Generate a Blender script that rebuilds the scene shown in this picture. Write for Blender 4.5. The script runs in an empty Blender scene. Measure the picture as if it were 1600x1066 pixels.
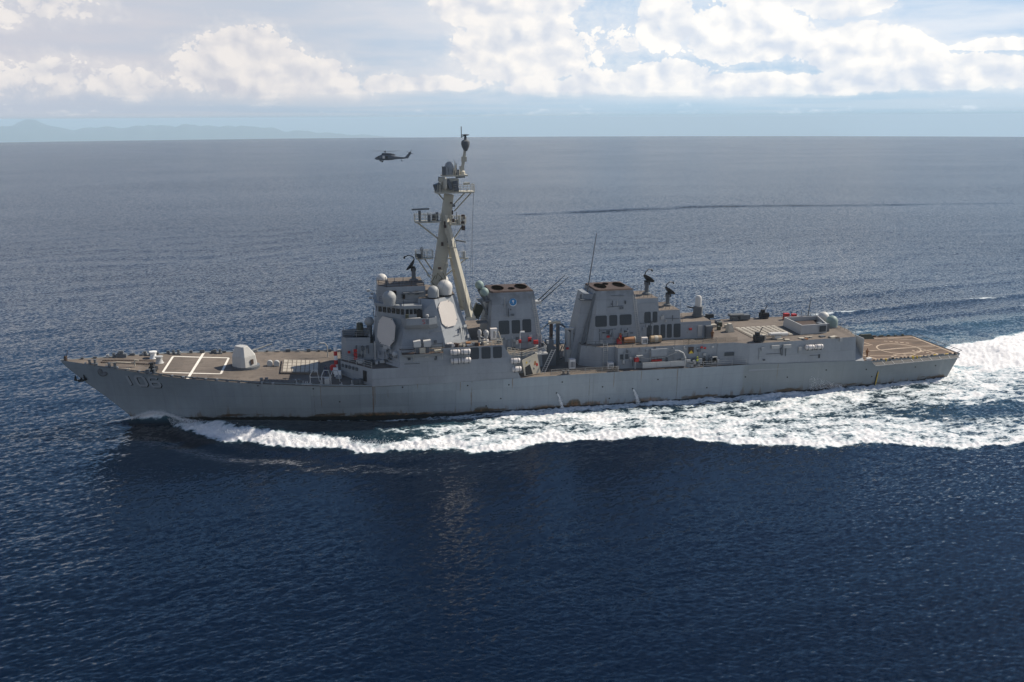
import bpy, bmesh, math, random
import numpy as np
from mathutils import Vector, Matrix, noise as mnoise
R = math.radians
rnd = random.Random(7)
scene = bpy.context.scene
col = scene.collection

# ------------------------------------------------------------------ camera
# ship frame: +x runs from bow to stern, -y is the port side, z = 0 is the calm waterline
CAM = Vector((43.934, -147.961, 47.837))
cam_d = bpy.data.cameras.new('camera'); cam = bpy.data.objects.new('camera', cam_d); col.objects.link(cam)
cam.matrix_world = (Matrix.Translation(CAM) @ Matrix.Rotation(R(-11.033), 4, 'Z') @ Matrix.Rotation(R(90 - 14.036), 4, 'X')
                    @ Matrix.Rotation(R(-0.32), 4, 'Z'))
cam_d.sensor_width = 36.0; cam_d.lens = 36.0 * 1400 / 1600
cam_d.clip_start = 1.0; cam_d.clip_end = 60000
scene.camera = cam
scene.cycles.use_denoising = True
scene.view_settings.view_transform = 'Standard'; scene.view_settings.look = 'None'
scene.view_settings.exposure = 0.32; scene.view_settings.gamma = 1.0
try: scene.view_settings.use_curve_mapping = False
except Exception: pass

# ------------------------------------------------------------------ node helpers
class S:
    """a socket with arithmetic"""
    nt = None
    def __init__(s, k): s.k = k
    @staticmethod
    def math(op, a, b=None, c=None, clamp=False):
        n = S.nt.nodes.new('ShaderNodeMath'); n.operation = op; n.use_clamp = clamp
        for i, v in enumerate((a, b, c)):
            if v is None: continue
            if isinstance(v, S): S.nt.links.new(v.k, n.inputs[i])
            else: n.inputs[i].default_value = v
        return S(n.outputs[0])
    def __add__(s, o): return S.math('ADD', s, o)
    __radd__ = __add__
    def __sub__(s, o): return S.math('SUBTRACT', s, o)
    def __rsub__(s, o): return S.math('SUBTRACT', o, s)
    def __mul__(s, o): return S.math('MULTIPLY', s, o)
    __rmul__ = __mul__
    def __truediv__(s, o): return S.math('DIVIDE', s, o)
    def clamp(s): return S.math('ADD', s, 0.0, clamp=True)
    def pow(s, e): return S.math('POWER', s, e)
def smax(a, b): return S.math('MAXIMUM', a, b)
def smin(a, b): return S.math('MINIMUM', a, b)
def sm(x, a, b, lo=0.0, hi=1.0):
    n = S.nt.nodes.new('ShaderNodeMapRange'); n.interpolation_type = 'SMOOTHSTEP'
    S.nt.links.new(x.k, n.inputs['Value'])
    n.inputs['From Min'].default_value = a; n.inputs['From Max'].default_value = b
    n.inputs['To Min'].default_value = lo; n.inputs['To Max'].default_value = hi
    return S(n.outputs[0])
def sep(v):
    n = S.nt.nodes.new('ShaderNodeSeparateXYZ'); S.nt.links.new(v.k, n.inputs[0]); return [S(o) for o in n.outputs]
def comb(*a):
    n = S.nt.nodes.new('ShaderNodeCombineXYZ')
    for i, v in enumerate(a):
        if isinstance(v, S): S.nt.links.new(v.k, n.inputs[i])
        else: n.inputs[i].default_value = v
    return S(n.outputs[0])
def vmath(op, a, b=None, scale=None):
    n = S.nt.nodes.new('ShaderNodeVectorMath'); n.operation = op
    for i, v in enumerate((a, b)):
        if v is None: continue
        if isinstance(v, S): S.nt.links.new(v.k, n.inputs[i])
        else: n.inputs[i].default_value = v
    if scale is not None:
        if isinstance(scale, S): S.nt.links.new(scale.k, n.inputs['Scale'])
        else: n.inputs['Scale'].default_value = scale
    return S(n.outputs[0])
def noise(v, scale=1.0, detail=4.0, rough=0.5, dist=0.0, color=False):
    n = S.nt.nodes.new('ShaderNodeTexNoise')
    if v is not None: S.nt.links.new(v.k, n.inputs['Vector'])
    n.inputs['Scale'].default_value = scale; n.inputs['Detail'].default_value = detail
    n.inputs['Roughness'].default_value = rough; n.inputs['Distortion'].default_value = dist
    return S(n.outputs['Color' if color else 'Fac'])
def voro(v, scale=1.0, feature='F1', smooth=None):
    n = S.nt.nodes.new('ShaderNodeTexVoronoi'); n.feature = feature
    S.nt.links.new(v.k, n.inputs['Vector']); n.inputs['Scale'].default_value = scale
    if smooth is not None: n.inputs['Smoothness'].default_value = smooth
    return S(n.outputs['Distance'])
def mixc(f, a, b, mode='MIX'):
    n = S.nt.nodes.new('ShaderNodeMix'); n.data_type = 'RGBA'; n.blend_type = mode
    if isinstance(f, S): S.nt.links.new(f.k, n.inputs[0])
    else: n.inputs[0].default_value = f
    for i, v in ((6, a), (7, b)):
        if isinstance(v, S): S.nt.links.new(v.k, n.inputs[i])
        else: n.inputs[i].default_value = (*v, 1.0) if len(v) == 3 else v
    return S(n.outputs[2])
def geo_pos():
    n = S.nt.nodes.new('ShaderNodeNewGeometry'); return S(n.outputs['Position'])
def obj_pos():
    n = S.nt.nodes.new('ShaderNodeTexCoord'); return S(n.outputs['Object'])
def attr(name):
    n = S.nt.nodes.new('ShaderNodeAttribute'); n.attribute_name = name; return S(n.outputs['Fac'])

# ------------------------------------------------------------------ sun and sky
SUN_AZ = math.atan2(0.955, 0.27); SUN_EL = R(42)
sun_dir = Vector((math.sin(SUN_AZ) * math.cos(SUN_EL), math.cos(SUN_AZ) * math.cos(SUN_EL), math.sin(SUN_EL)))
sd = bpy.data.lights.new('sun', 'SUN'); sd.energy = 4.7; sd.angle = R(0.5); sd.color = (1.0, 0.90, 0.76)
sun = bpy.data.objects.new('sun', sd); col.objects.link(sun)
sun.rotation_euler = sun_dir.to_track_quat('Z', 'Y').to_euler(); sun.location = (200, 100, 300)

def build_world():
    w = bpy.data.worlds.new('World'); scene.world = w; w.use_nodes = True
    nt = w.node_tree; nt.nodes.clear(); S.nt = nt
    tc = nt.nodes.new('ShaderNodeTexCoord'); g = S(tc.outputs['Generated'])
    x, y, z = sep(g)
    sky = nt.nodes.new('ShaderNodeTexSky'); sky.sky_type = 'NISHITA'; sky.sun_disc = False
    sky.sun_elevation = SUN_EL; sky.sun_rotation = SUN_AZ
    sky.air_density = 1.0; sky.dust_density = 0.4; sky.ozone_density = 1.6
    S.nt.links.new(vmath('NORMALIZE', comb(x, y, smax(z + 0.03, 0.004))).k, sky.inputs['Vector'])
    skyc = mixc(1.0, S(sky.outputs[0]), (.72, .78, .86), 'MULTIPLY')
    h = R(11.033)   # azimuth measured from the view heading
    xr = x * math.cos(h) - y * math.sin(h); yr = x * math.sin(h) + y * math.cos(h)
    az = S.math('ARCTAN2', xr, yr) * (180 / math.pi)
    el = S.math('ARCSINE', z) * (180 / math.pi)
    # ---- cloud field
    p = comb(az, el * 1.25, 0.0)
    warp = noise(p, 0.35, 3, 0.5, color=True)
    pw = vmath('ADD', p, vmath('SCALE', vmath('SUBTRACT', warp, (0.5, 0.5, 0.5)), scale=1.6))
    def fbm(v): return noise(v, 0.42, 7, 0.52)
    def puff(v): return 1.0 - voro(v, 0.9, 'SMOOTH_F1', 0.35)
    def field(v): return fbm(v) * 0.66 + puff(v) * 0.18 + (1.0 - voro(v, 2.3, 'SMOOTH_F1', 0.3)) * 0.13 + (1.0 - voro(v, 5.2, 'SMOOTH_F1', 0.3)) * 0.08 + (1.0 - voro(v, 11.0, 'SMOOTH_F1', 0.3)) * 0.045
    f1 = field(pw)
    soft = lambda v: noise(v, 0.42, 5, 0.5) * 0.8 + puff(v) * 0.2
    g1 = soft(pw); g2 = soft(vmath('ADD', pw, (0.5, 0.65, 0.0)))
    def blob(a0, e0, ra, re, k=1.0):
        dx = (az - a0) / (ra * .95); e = el - e0; dy = smax(e, e * -1.7) / (re * .95)
        return sm(dx * dx + dy * dy, 1.0, 0.0) * k
    m = blob(-15.8, 2.6, 6.2, 4.2, 1.0)
    for b in [(-11.5, 1.6, 4.6, 3.0, .92), (-22.4, 1.8, 3.6, 2.4, .80), (-27.5, 2.0, 5.5, 2.8, .70), (0.6, 3.6, 6.4, 4.6, 1.10), (-1.5, 6.5, 5.0, 3.6, 1.0),
              (2.6, 7.2, 3.8, 3.8, .95), (6.2, 4.2, 3.4, 4.4, .66), (6.0, 1.9, 5.0, 1.6, .85), (9.3, 5.2, 3.0, 4.2, .92), (14.2, 4.4, 6.2, 3.8, 1.05), (15.2, 6.8, 5.2, 3.2, 1.0), (20.5, 3.4, 6.6, 3.0, 1.05), (19.2, 6.4, 5.4, 3.2, .95),
              (25.5, 2.0, 8.0, 2.0, 1.0), (15.0, 1.6, 17.0, 1.4, 1.05), (28.0, 3.6, 5.5, 0.8, .80), (9.5, 2.2, 5.0, 1.8, .95), (-6.0, 1.9, 8.0, 1.2, .80), (4.0, 1.6, 8.0, 1.2, .9),
              (-15.0, 7.0, 7.0, .9, .60), (-28.0, 5.6, 8.0, 2.6, .66), (-24, 7.6, 7, 1.4, .60)]:
        m = smax(m, blob(*b))
    far = sm(S.math('ABSOLUTE', az), 33.0, 50.0)             # the rest of the sky: unseen cumulus, made fuller to brighten the hull
    m = smax(m, far * sm(el, 30.0, 8.0) * 0.92)
    d = m * 1.45 - .12 + (f1 - 0.62) * 2.3
    wd = 0.05 + sm(el, 2.8, 0.9) * 0.22
    cover = smax(sm((d - 0.58) / wd, -1.0, 1.0), sm(d, -0.15, 0.70) * .42)
    # lighting of the cloud: brighter towards the sun side, soft grey-lilac below
    thick = sm(d, 0.55, 1.5)
    lit = ((g1 - g2) * 3.6 + (f1 - g1) * 1.6 + 0.60 - thick * .12).clamp()
    lowgrey = sm(el, 3.2, 0.6)
    right = sm(az, -20.0, 14.0)
    shade = (lit * 0.78 + 0.22 - lowgrey * 0.18 - thick * (1.0 - lit) * 0.15)
    dark = mixc(right, (5.3, 5.5, 6.2), (6.0, 6.7, 7.8))
    bright = mixc(right, (7.9, 7.55, 7.4), (9.6, 9.4, 9.1))
    ccol = mixc(shade.clamp(), dark, bright)
    # ---- hazy air near the horizon and thin veils
    band = mixc(right, (3.9, 5.0, 6.2), (4.3, 5.9, 7.3))
    veiln = noise(comb(az * 0.085, el * 0.55, 3.0), 1.0, 6, 0.55)
    veil = sm(veiln, 0.34, 0.66) * 0.9
    top = mixc(right, (4.9, 5.5, 6.4), (4.6, 6.1, 7.9))
    base = mixc(sm(el, 36.0, 5.0), skyc, mixc(sm(el, 5.0, 0.2), mixc(sm(el, 7.2, 12.5), top, (1.45, 3.0, 5.5)), band))
    base = mixc(veil * sm(el, 11.0, 6.5) * sm(el, .2, 1.6), base, mixc(right, (6.0, 6.05, 6.5), (7.4, 7.9, 8.6)))
    # lilac overcast to the left
    base = mixc(sm(az, -6.0, -30.0) * sm(el, 12.0, 4.0) * 0.5, base, (5.6, 5.5, 6.15))
    c = mixc(cover * sm(el + (noise(comb(az * 0.22, 2.0, 5.0), 1.0, 4, .6) - .5) * 2.6, 0.2, 1.5) * sm(az, 175, 150), base, ccol)
    # grey-blue stripes under the cloud bank, close to the horizon
    st = noise(comb(az * 0.06, el * 2.6, 7.0), 1.0, 4, 0.55)
    stripe = sm(el, 1.9, 0.9) * sm(el, -1.2, 0.2)
    c = mixc(stripe * sm(st, 0.42, 0.62) * 0.6, c, mixc(right, (5.2, 5.6, 6.3), (5.6, 6.6, 7.6)))
    lowp = noise(comb(az * 0.5, el * 1.6, 11.0), 1.0, 7, 0.6)
    c = mixc(sm(lowp, 0.56, 0.70) * sm(el, 1.3, 0.7) * sm(el, -.4, 0.2) * 0.75, c, mixc(right, (6.4, 6.6, 7.0), (7.0, 7.9, 8.8)))
    bg = nt.nodes.new('ShaderNodeBackground'); bg.inputs['Strength'].default_value = 0.088
    S.nt.links.new(c.k, bg.inputs['Color'])
    out = nt.nodes.new('ShaderNodeOutputWorld'); S.nt.links.new(bg.outputs[0], out.inputs['Surface'])
    w.cycles.sampling_method = 'MANUAL'; w.cycles.sample_map_resolution = 512
build_world()

# ------------------------------------------------------------------ materials
MATS = {}
def new_mat(name):
    m = bpy.data.materials.new(name); m.use_nodes = True; nt = m.node_tree; S.nt = nt
    b = nt.nodes['Principled BSDF']; MATS[name] = m
    return m, nt, b
def setc(nt, b, colr=None, rough=None, metal=None, normal=None, spec=None):
    for key, v in (('Base Color', colr), ('Roughness', rough), ('Metallic', metal), ('Normal', normal), ('Specular IOR Level', spec)):
        if v is None: continue
        if isinstance(v, S): nt.links.new(v.k, b.inputs[key])
        elif key == 'Base Color': b.inputs[key].default_value = (*v, 1)
        else: b.inputs[key].default_value = v
def bump(h, strength=0.3, dist=0.02):
    n = S.nt.nodes.new('ShaderNodeBump'); n.inputs['Strength'].default_value = strength; n.inputs['Distance'].default_value = dist
    S.nt.links.new(h.k, n.inputs['Height']); return S(n.outputs[0])

RUST = (0.16, 0.065, 0.025)
def paint(name, c, rough=0.55, dirt=0.25, rust=0.0, streak=0.3, local=False):
    m, nt, b = new_mat(name)
    p = obj_pos() if local else geo_pos()
    x, y, z = sep(p)
    big = noise(p, 0.22, 5, 0.55); fine = noise(p, 2.2, 6, 0.6)
    st = noise(comb(x * 1.6, y * 1.6, z * 0.12), 1.0, 5, 0.62)
    v = 1.0 + (big - 0.5) * dirt * 1.3 + (fine - 0.5) * dirt * 0.8 + (st - 0.5) * streak
    cc = mixc(1.0, c, comb(v, v, v), 'MULTIPLY')
    if name == 'grey_paint':
        pl = noise(comb(S.math('FLOOR', x / 2.6) * 2.1, S.math('FLOOR', y / 2.6) * 1.3, S.math('FLOOR', z / 2.5) * 1.7), 1.0, 0, .5); q = 1.0 + (pl - .5) * .22
        q = q - sm(S.math('ABSOLUTE', S.math('FRACT', z / 2.5) - .5), .475, .49) * .10
        q = q - sm(z, 16.5, 19.4) * sm(x, 67.5, 68.5) * sm(noise(p, .5, 4, .6), .35, .65) * .38
        cc = mixc(1.0, cc, comb(q, q, q), 'MULTIPLY')
    if rust > 0:
        rm = sm(st * 0.6 + fine * 0.4, 0.66 - rust * 0.12, 0.76 - rust * 0.06)
        cc = mixc(rm * 0.8, cc, RUST)
    setc(nt, b, cc, rough, spec=0.35)
    return m
paint('grey_paint', (0.258, 0.280, 0.302), rust=0.4, dirt=0.30, streak=0.22)
paint('light_grey_paint', (0.38, 0.385, 0.38), dirt=0.2, streak=0.2, rust=.15)
paint('dark_grey_paint', (0.10, 0.112, 0.125), dirt=0.3)
paint('mast_paint', (0.42, 0.40, 0.33), rust=0.5, dirt=0.3, streak=.25)
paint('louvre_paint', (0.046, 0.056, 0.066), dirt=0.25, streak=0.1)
paint('panel_paint', (0.54, 0.505, 0.47), dirt=0.10, streak=0.08)
paint('radome_grey', (0.29, 0.305, 0.31), dirt=0.12, streak=0.2)
paint('radome_white', (0.50, 0.495, 0.475), dirt=0.08, streak=0.1)
paint('radome_green', (0.20, 0.27, 0.255), dirt=0.15, streak=0.2)
paint('raft_white', (0.60, 0.57, 0.55), dirt=0.25, streak=0.2, rust=.2)
paint('gun_paint', (0.44, 0.44, 0.425), dirt=0.15, streak=0.15)
paint('white_paint', (0.72, 0.72, 0.70), dirt=0.15, streak=0.1)
paint('number_paint', (0.34, 0.38, 0.42), dirt=0.15, streak=0.1)
paint('black_paint', (0.012, 0.013, 0.016), dirt=0.2)
m_, nt_, b_ = new_mat('hole_shade_black'); setc(nt_, b_, (0.004, 0.0035, 0.003), 1.0, spec=0.0)  # flat black stands for the unlit depth of the exhaust holes
paint('rusty_rim', (0.062, 0.042, 0.035), dirt=0.6, streak=0.3, rough=.8)
paint('red_paint', (0.42, 0.03, 0.03), dirt=0.2)
paint('orange_paint', (0.30, 0.14, 0.06), dirt=0.4)
paint('yellow_paint', (0.60, 0.42, 0.05), dirt=0.2)
paint('brass_drum', (0.36, 0.27, 0.17), dirt=0.4)
paint('blue_paint', (0.03, 0.20, 0.42), dirt=0.1)
paint('skin', (0.35, 0.19, 0.12), dirt=0.05, local=True)
paint('navy_cloth', (0.012, 0.016, 0.03), dirt=0.2, local=True)
paint('brown_cloth', (0.17, 0.075, 0.03), dirt=0.2, local=True)
paint('lime_cloth', (0.42, 0.48, 0.04), dirt=0.2, local=True)
paint('blue_cloth', (0.03, 0.05, 0.10), dirt=0.2, local=True)
paint('canvas_green', (0.06, 0.065, 0.045), dirt=0.4)
paint('aircraft_grey', (0.085, 0.100, 0.130), dirt=0.3, local=True, rough=.5)
paint('rotor_grey', (0.05, 0.055, 0.065), dirt=0.1, local=True)
paint('marking_white', (0.74, 0.70, 0.62), dirt=0.6, streak=0.0, rust=0.35)
paint('marking_cream', (0.44, 0.35, 0.26), dirt=0.9, streak=0.0, rough=.8)
paint('sand_paint', (0.45, 0.41, 0.33), dirt=0.5, streak=0.0)

def glass_mat():
    m, nt, b = new_mat('dark_glass'); setc(nt, b, (0.006, 0.008, 0.010), 0.06)
glass_mat()

def hull_mat():
    m, nt, b = new_mat('hull_paint')
    p = geo_pos(); x, y, z = sep(p)
    big = noise(p, 0.09, 4, 0.5); fine = noise(p, 1.5, 6, 0.6)
    st = noise(comb(x * 1.1, y * 0.2, z * 0.10), 1.0, 6, 0.65)
    # repainted rectangles: block noise along the side
    bl = noise(comb(S.math('FLOOR', x / 7.7) * 3.1, S.math('FLOOR', z / 2.4) * 1.7, 0.0), 1.0, 0, 0.5)
    bl2 = noise(comb(S.math('FLOOR', x / 3.1 + 0.4) * 2.3, S.math('FLOOR', z / 3.9 + .3) * 1.9, 5.0), 1.0, 0, 0.5)
    lines = smax(sm(S.math('ABSOLUTE', S.math('FRACT', x / 7.7) - 0.5), 0.488, 0.494), sm(S.math('ABSOLUTE', S.math('FRACT', z / 2.4) - 0.5), 0.478, 0.49))
    v = 1.0 + (big - 0.5) * 0.34 + (fine - 0.5) * 0.14 + (st - 0.5) * 0.36 + (bl - 0.5) * 0.26 + (bl2 - .5) * .20 - lines * .10
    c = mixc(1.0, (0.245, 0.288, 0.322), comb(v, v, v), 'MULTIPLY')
    # greener, darker tone on the lower after body
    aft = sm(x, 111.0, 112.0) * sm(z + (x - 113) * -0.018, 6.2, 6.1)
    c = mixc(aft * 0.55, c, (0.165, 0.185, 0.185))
    # weld seams
    def seam(pos, wdt): 
        return sm(S.math('ABSOLUTE', x - pos), wdt, wdt * 0.3)
    seams = smax(seam(48.3, .14), smax(smax(seam(64.2, .10), seam(39.0, .08)), smax(seam(99.5, .10), seam(84.0, .08))))
    c = mixc(seams * 0.55 * sm(fine, .35, .6), c, (0.07, 0.05, 0.04))
    # rust runs below the seams and along the water
    rn = noise(comb(x * 0.9, 0.0, z * 0.16), 1.0, 6, 0.7)
    near = sm(z, 2.6, 0.4)
    rust = sm(rn + near * 0.18, 0.62, 0.76)
    c = mixc(rust * 0.6, c, (0.135, 0.085, 0.045))
    lg = sm(noise(comb(x * 0.55 + 9.0, 0.0, z * 0.06), 1.0, 4, 0.7), 0.60, 0.70) * sm(z, 7.0, 3.0)
    c = mixc(lg * 0.30, c, (0.36, 0.37, 0.36))
    spot = sm(noise(comb(x * 0.13 + 3.0, 0.0, z * 0.9), 1.0, 6, 0.62) + sm(z, 2.0, 0.9) * 0.22, 0.72, 0.79) * sm(z, 2.3, 1.5)
    c = mixc(spot * 0.9, c, mixc(fine, (0.035, 0.030, 0.012), (0.13, 0.065, 0.02)))
    for (px, wx, z1, k) in ((50.2, 3.4, 1.12, .9), (66.0, 1.1, 1.35, .8), (47.0, 2.0, 1.15, .7), (81.5, .8, 1.75, .85), (84.5, 1.6, 1.15, .7), (94.5, 2.8, 1.2, .6), (129.0, 3.0, 1.2, .5), (58.5, 3.0, .95, .5), (76.5, 2.0, 1.05, .6)):
        e = S.math('ABSOLUTE', (x - px) / wx); c = mixc(sm(e + (rn - .5) * 2.6 + (fine - .5) * 1.2 + (z - z1) * .8, 1.0, .6) * sm(z, z1 + .5, z1 - .1) * k, c, mixc(sm(fine, .42, .62), (0.055, 0.038, 0.014), (0.20, 0.095, 0.028)))
    for (px, wd, z0, z1) in ((48.32, .16, 1.2, 6.9), (48.6, .10, 2.5, 6.8), (64.1, .10, 1.5, 4.2), (70.9, .13, 4.2, 6.4), (62.3, .09, 4.0, 6.4), (88.2, .09, 3.2, 6.2), (93.0, .10, 4.1, 6.2), (99.4, .10, 3.9, 6.2), (40.1, .07, 2.0, 6.8), (118.0, .08, 3.0, 6.0), (55.4, .10, 5.0, 6.5)):
        c = mixc(sm(S.math('ABSOLUTE', x - px + (fine - .5) * .25), wd, wd * .2) * sm(z, z0, z0 + 1.2) * sm(z, z1 + .3, z1) * .65, c, (0.16, 0.09, 0.04))
    # black boot topping at the waterline
    bn = noise(comb(x * 0.5, 0.0, 0.0), 1.0, 3, 0.6)
    c = mixc(sm(z + (bn - 0.5) * 0.9, 0.85, 0.62), c, (0.010, 0.011, 0.011))
    dish = S.math('SINE', x * (2 * math.pi / 2.4)) * S.math('SINE', z * (2 * math.pi / 2.6)) + big * 2.0
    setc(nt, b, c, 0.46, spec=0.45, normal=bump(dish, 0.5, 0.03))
hull_mat()

def deck_mat(name, c1, c2, worn=(0.25, 0.19, 0.14)):
    m, nt, b = new_mat(name)
    p = geo_pos(); x, y, z = sep(p)
    a = noise(p, 0.16, 6, 0.6); f = noise(p, 3.0, 5, 0.65)
    s1 = noise(comb(x * 0.35, y * 2.2, 0.0), 1.0, 5, 0.6)
    c = mixc(sm(a * 0.6 + s1 * 0.4, 0.40, 0.58), c1, c2)
    ov = noise(comb(x * 0.5, y * 0.5, 8.0), 1.0, 5, .65)
    c = mixc(sm(ov, .54, .66) * .45, c, (0.055, 0.048, 0.043))
    c = mixc(sm(f * 0.5 + s1 * 0.5, 0.56, 0.72) * 0.5, c, worn)
    v = 0.8 + f * 0.4
    c = mixc(1.0, c, comb(v, v, v), 'MULTIPLY')
    setc(nt, b, c, 0.85, spec=0.25)
deck_mat('deck_coat', (0.115, 0.098, 0.085), (0.165, 0.140, 0.118))
deck_mat('flight_deck_coat', (0.092, 0.066, 0.050), (0.150, 0.106, 0.076), (0.24, 0.16, 0.105))
deck_mat('hatch_coat', (0.36, 0.33, 0.28), (0.46, 0.43, 0.37), (0.42, 0.34, 0.26))
deck_mat('hatch_coat_worn', (0.30, 0.26, 0.22), (0.38, 0.33, 0.28), (0.40, 0.30, 0.24))

def net_mat():
    m, nt, b = new_mat('net_mesh'); setc(nt, b, (0.13, 0.12, 0.11), 0.8)
    p = geo_pos(); x, y, z = sep(p)
    b.inputs['Alpha'].default_value = 0.6
net_mat()
m_, nt_, b_ = new_mat('tan_net'); setc(nt_, b_, (0.22, 0.17, 0.12), 0.9); b_.inputs['Alpha'].default_value = 0.38

# ------------------------------------------------------------------ mesh helpers
class MB:
    def __init__(s): s.v = []; s.f = []; s.mi = []
    def add(s, verts, faces, mi=0):
        o = len(s.v); s.v += [tuple(v) for v in verts]; s.f += [tuple(i + o for i in f) for f in faces]; s.mi += [mi] * len(faces)
    def loft(s, base, top, mi=0, mtop=None, cap0=True):
        n = len(base)
        fs = [(i, (i + 1) % n, n + (i + 1) % n, n + i) for i in range(n)]
        s.add(list(base) + list(top), fs, mi)
        o = len(s.v) - 2 * n
        s.f.append(tuple(o + n + i for i in range(n))); s.mi.append(mi if mtop is None else mtop)
        if cap0: s.f.append(tuple(o + n - 1 - i for i in range(n))); s.mi.append(mi)
    def prism(s, pts, z0, z1, mi=0, mtop=None):
        s.loft([(x, y, z0) for x, y in pts], [(x, y, z1) for x, y in pts], mi, mtop)
    def box(s, c, d, rz=0.0, mi=0, rx=0.0, ry=0.0):
        M = Matrix.Translation(c) @ Matrix.Rotation(rz, 4, 'Z') @ Matrix.Rotation(ry, 4, 'Y') @ Matrix.Rotation(rx, 4, 'X')
        hx, hy, hz = d[0] / 2, d[1] / 2, d[2] / 2
        P = [M @ Vector((sx * hx, sy * hy, sz * hz)) for sz in (-1, 1) for sx, sy in ((-1, -1), (1, -1), (1, 1), (-1, 1))]
        s.add(P, [(3, 2, 1, 0), (4, 5, 6, 7), (0, 1, 5, 4), (1, 2, 6, 5), (2, 3, 7, 6), (3, 0, 4, 7)], mi)
    def tube(s, a, b, r0, r1=None, n=8, mi=0):
        r1 = r0 if r1 is None else r1
        a = Vector(a); b = Vector(b); d = (b - a).normalized()
        u = d.orthogonal().normalized(); w = d.cross(u)
        A = [a + (u * math.cos(t) + w * math.sin(t)) * r0 for t in [2 * math.pi * i / n for i in range(n)]]
        B = [b + (u * math.cos(t) + w * math.sin(t)) * r1 for t in [2 * math.pi * i / n for i in range(n)]]
        s.loft(A, B, mi)
    def path(s, pts, r, n=6, mi=0):
        for a, b in zip(pts[:-1], pts[1:]): s.tube(a, b, r, r, n, mi)
    def beam(s, a, b, w0, d0, w1, d1, side=(0, 1, 0), mi=0):
        a = Vector(a); b = Vector(b); d = (b - a).normalized(); v = Vector(side); u = v.cross(d).normalized(); v = d.cross(u).normalized()
        A = [a + u * w0 / 2 * i + v * d0 / 2 * j for i, j in ((-1, -1), (1, -1), (1, 1), (-1, 1))]
        B = [b + u * w1 / 2 * i + v * d1 / 2 * j for i, j in ((-1, -1), (1, -1), (1, 1), (-1, 1))]
        s.loft(A, B, mi)
    def lathe(s, c, prof, n=20, mi=0, axis='z'):
        c = Vector(c); V = []; F = []
        for r, h in prof:
            for i in range(n):
                t = 2 * math.pi * i / n
                if axis == 'z': V.append(c + Vector((r * math.cos(t), r * math.sin(t), h)))
                elif axis == 'x': V.append(c + Vector((h, r * math.cos(t), r * math.sin(t))))
                else: V.append(c + Vector((r * math.sin(t), h, r * math.cos(t))))
        for k in range(len(prof) - 1):
            for i in range(n):
                j = (i + 1) % n; F.append((k * n + i, k * n + j, (k + 1) * n + j, (k + 1) * n + i))
        F.append(tuple(range(n - 1, -1, -1))); F.append(tuple((len(prof) - 1) * n + i for i in range(n)))
        s.add(V, F, mi)
    def poly(s, pts, off, mi=0):
        """a flat panel: outline pts, thickened along off"""
        o = Vector(off); s.loft([Vector(p) for p in pts], [Vector(p) + o for p in pts], mi)
    def build(s, name, mats, parent=None, smooth=False):
        me = bpy.data.meshes.new(name); me.from_pydata(s.v, [], s.f); 
        ms = mats if isinstance(mats, (list, tuple)) else [mats]
        for m in ms: me.materials.append(MATS[m] if isinstance(m, str) else m)
        if len(ms) > 1: me.polygons.foreach_set('material_index', s.mi)
        bm = bmesh.new(); bm.from_mesh(me); bmesh.ops.recalc_face_normals(bm, faces=bm.faces[:]); bm.to_mesh(me); bm.free()
        if smooth:
            me.polygons.foreach_set('use_smooth', [True] * len(me.polygons))
            try: me.set_sharp_from_angle(angle=R(35))
            except Exception: pass
        me.update()
        o = bpy.data.objects.new(name, me); col.objects.link(o)
        if parent is not None: attach(o, parent)
        return o
def attach(o, parent):
    o.parent = parent
    if parent.parent is None and parent.name not in LOCAL: o.matrix_parent_inverse = Matrix.Translation(-parent.location)
LOCAL = set()        # roots whose children are modelled in the root's own frame
def empty(name, loc=(0, 0, 0), rz=0.0, label=None, cat=None, group=None, local=False):
    o = bpy.data.objects.new(name, None); col.objects.link(o); o.location = loc; o.rotation_euler = (0, 0, rz)
    o.empty_display_size = 0.5
    tag(o, label, cat, group)
    if local: LOCAL.add(o.name)
    return o
def tag(o, label=None, cat=None, group=None, kind=None):
    for k, v in (('label', label), ('category', cat), ('group', group), ('kind', kind)):
        if v: o[k] = v
    return o
def plane_y(q, s, z, off=0.0):
    a, b, c = [Vector(v) for v in q]; n = (b - a).cross(c - a).normalized()
    if n.y > 0: n = -n
    yy = a.y - (n.x * (s - a.x) + n.z * (z - a.z)) / n.y
    return Vector((s, yy, z)) + n * off, n
def panel(mb, q, pts, off=0.03, th=0.05, mi=0, flip=False):
    """outline pts given as (s, z), laid on the port face through the three points q"""
    P = [plane_y(q, s, z, off) for s, z in pts]
    n = P[0][1]
    V = [p for p, _ in P]
    if flip: V = [Vector((p.x, -p.y, p.z)) for p in V]; n = Vector((n.x, -n.y, n.z))
    mb.poly(V, n * th, mi)
def rrect(s0, z0, s1, z1, r=0.15):
    return [(s0 + r, z0), (s1 - r, z0), (s1, z0 + r), (s1, z1 - r), (s1 - r, z1), (s0 + r, z1), (s0, z1 - r), (s0, z0 + r)]

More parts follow.
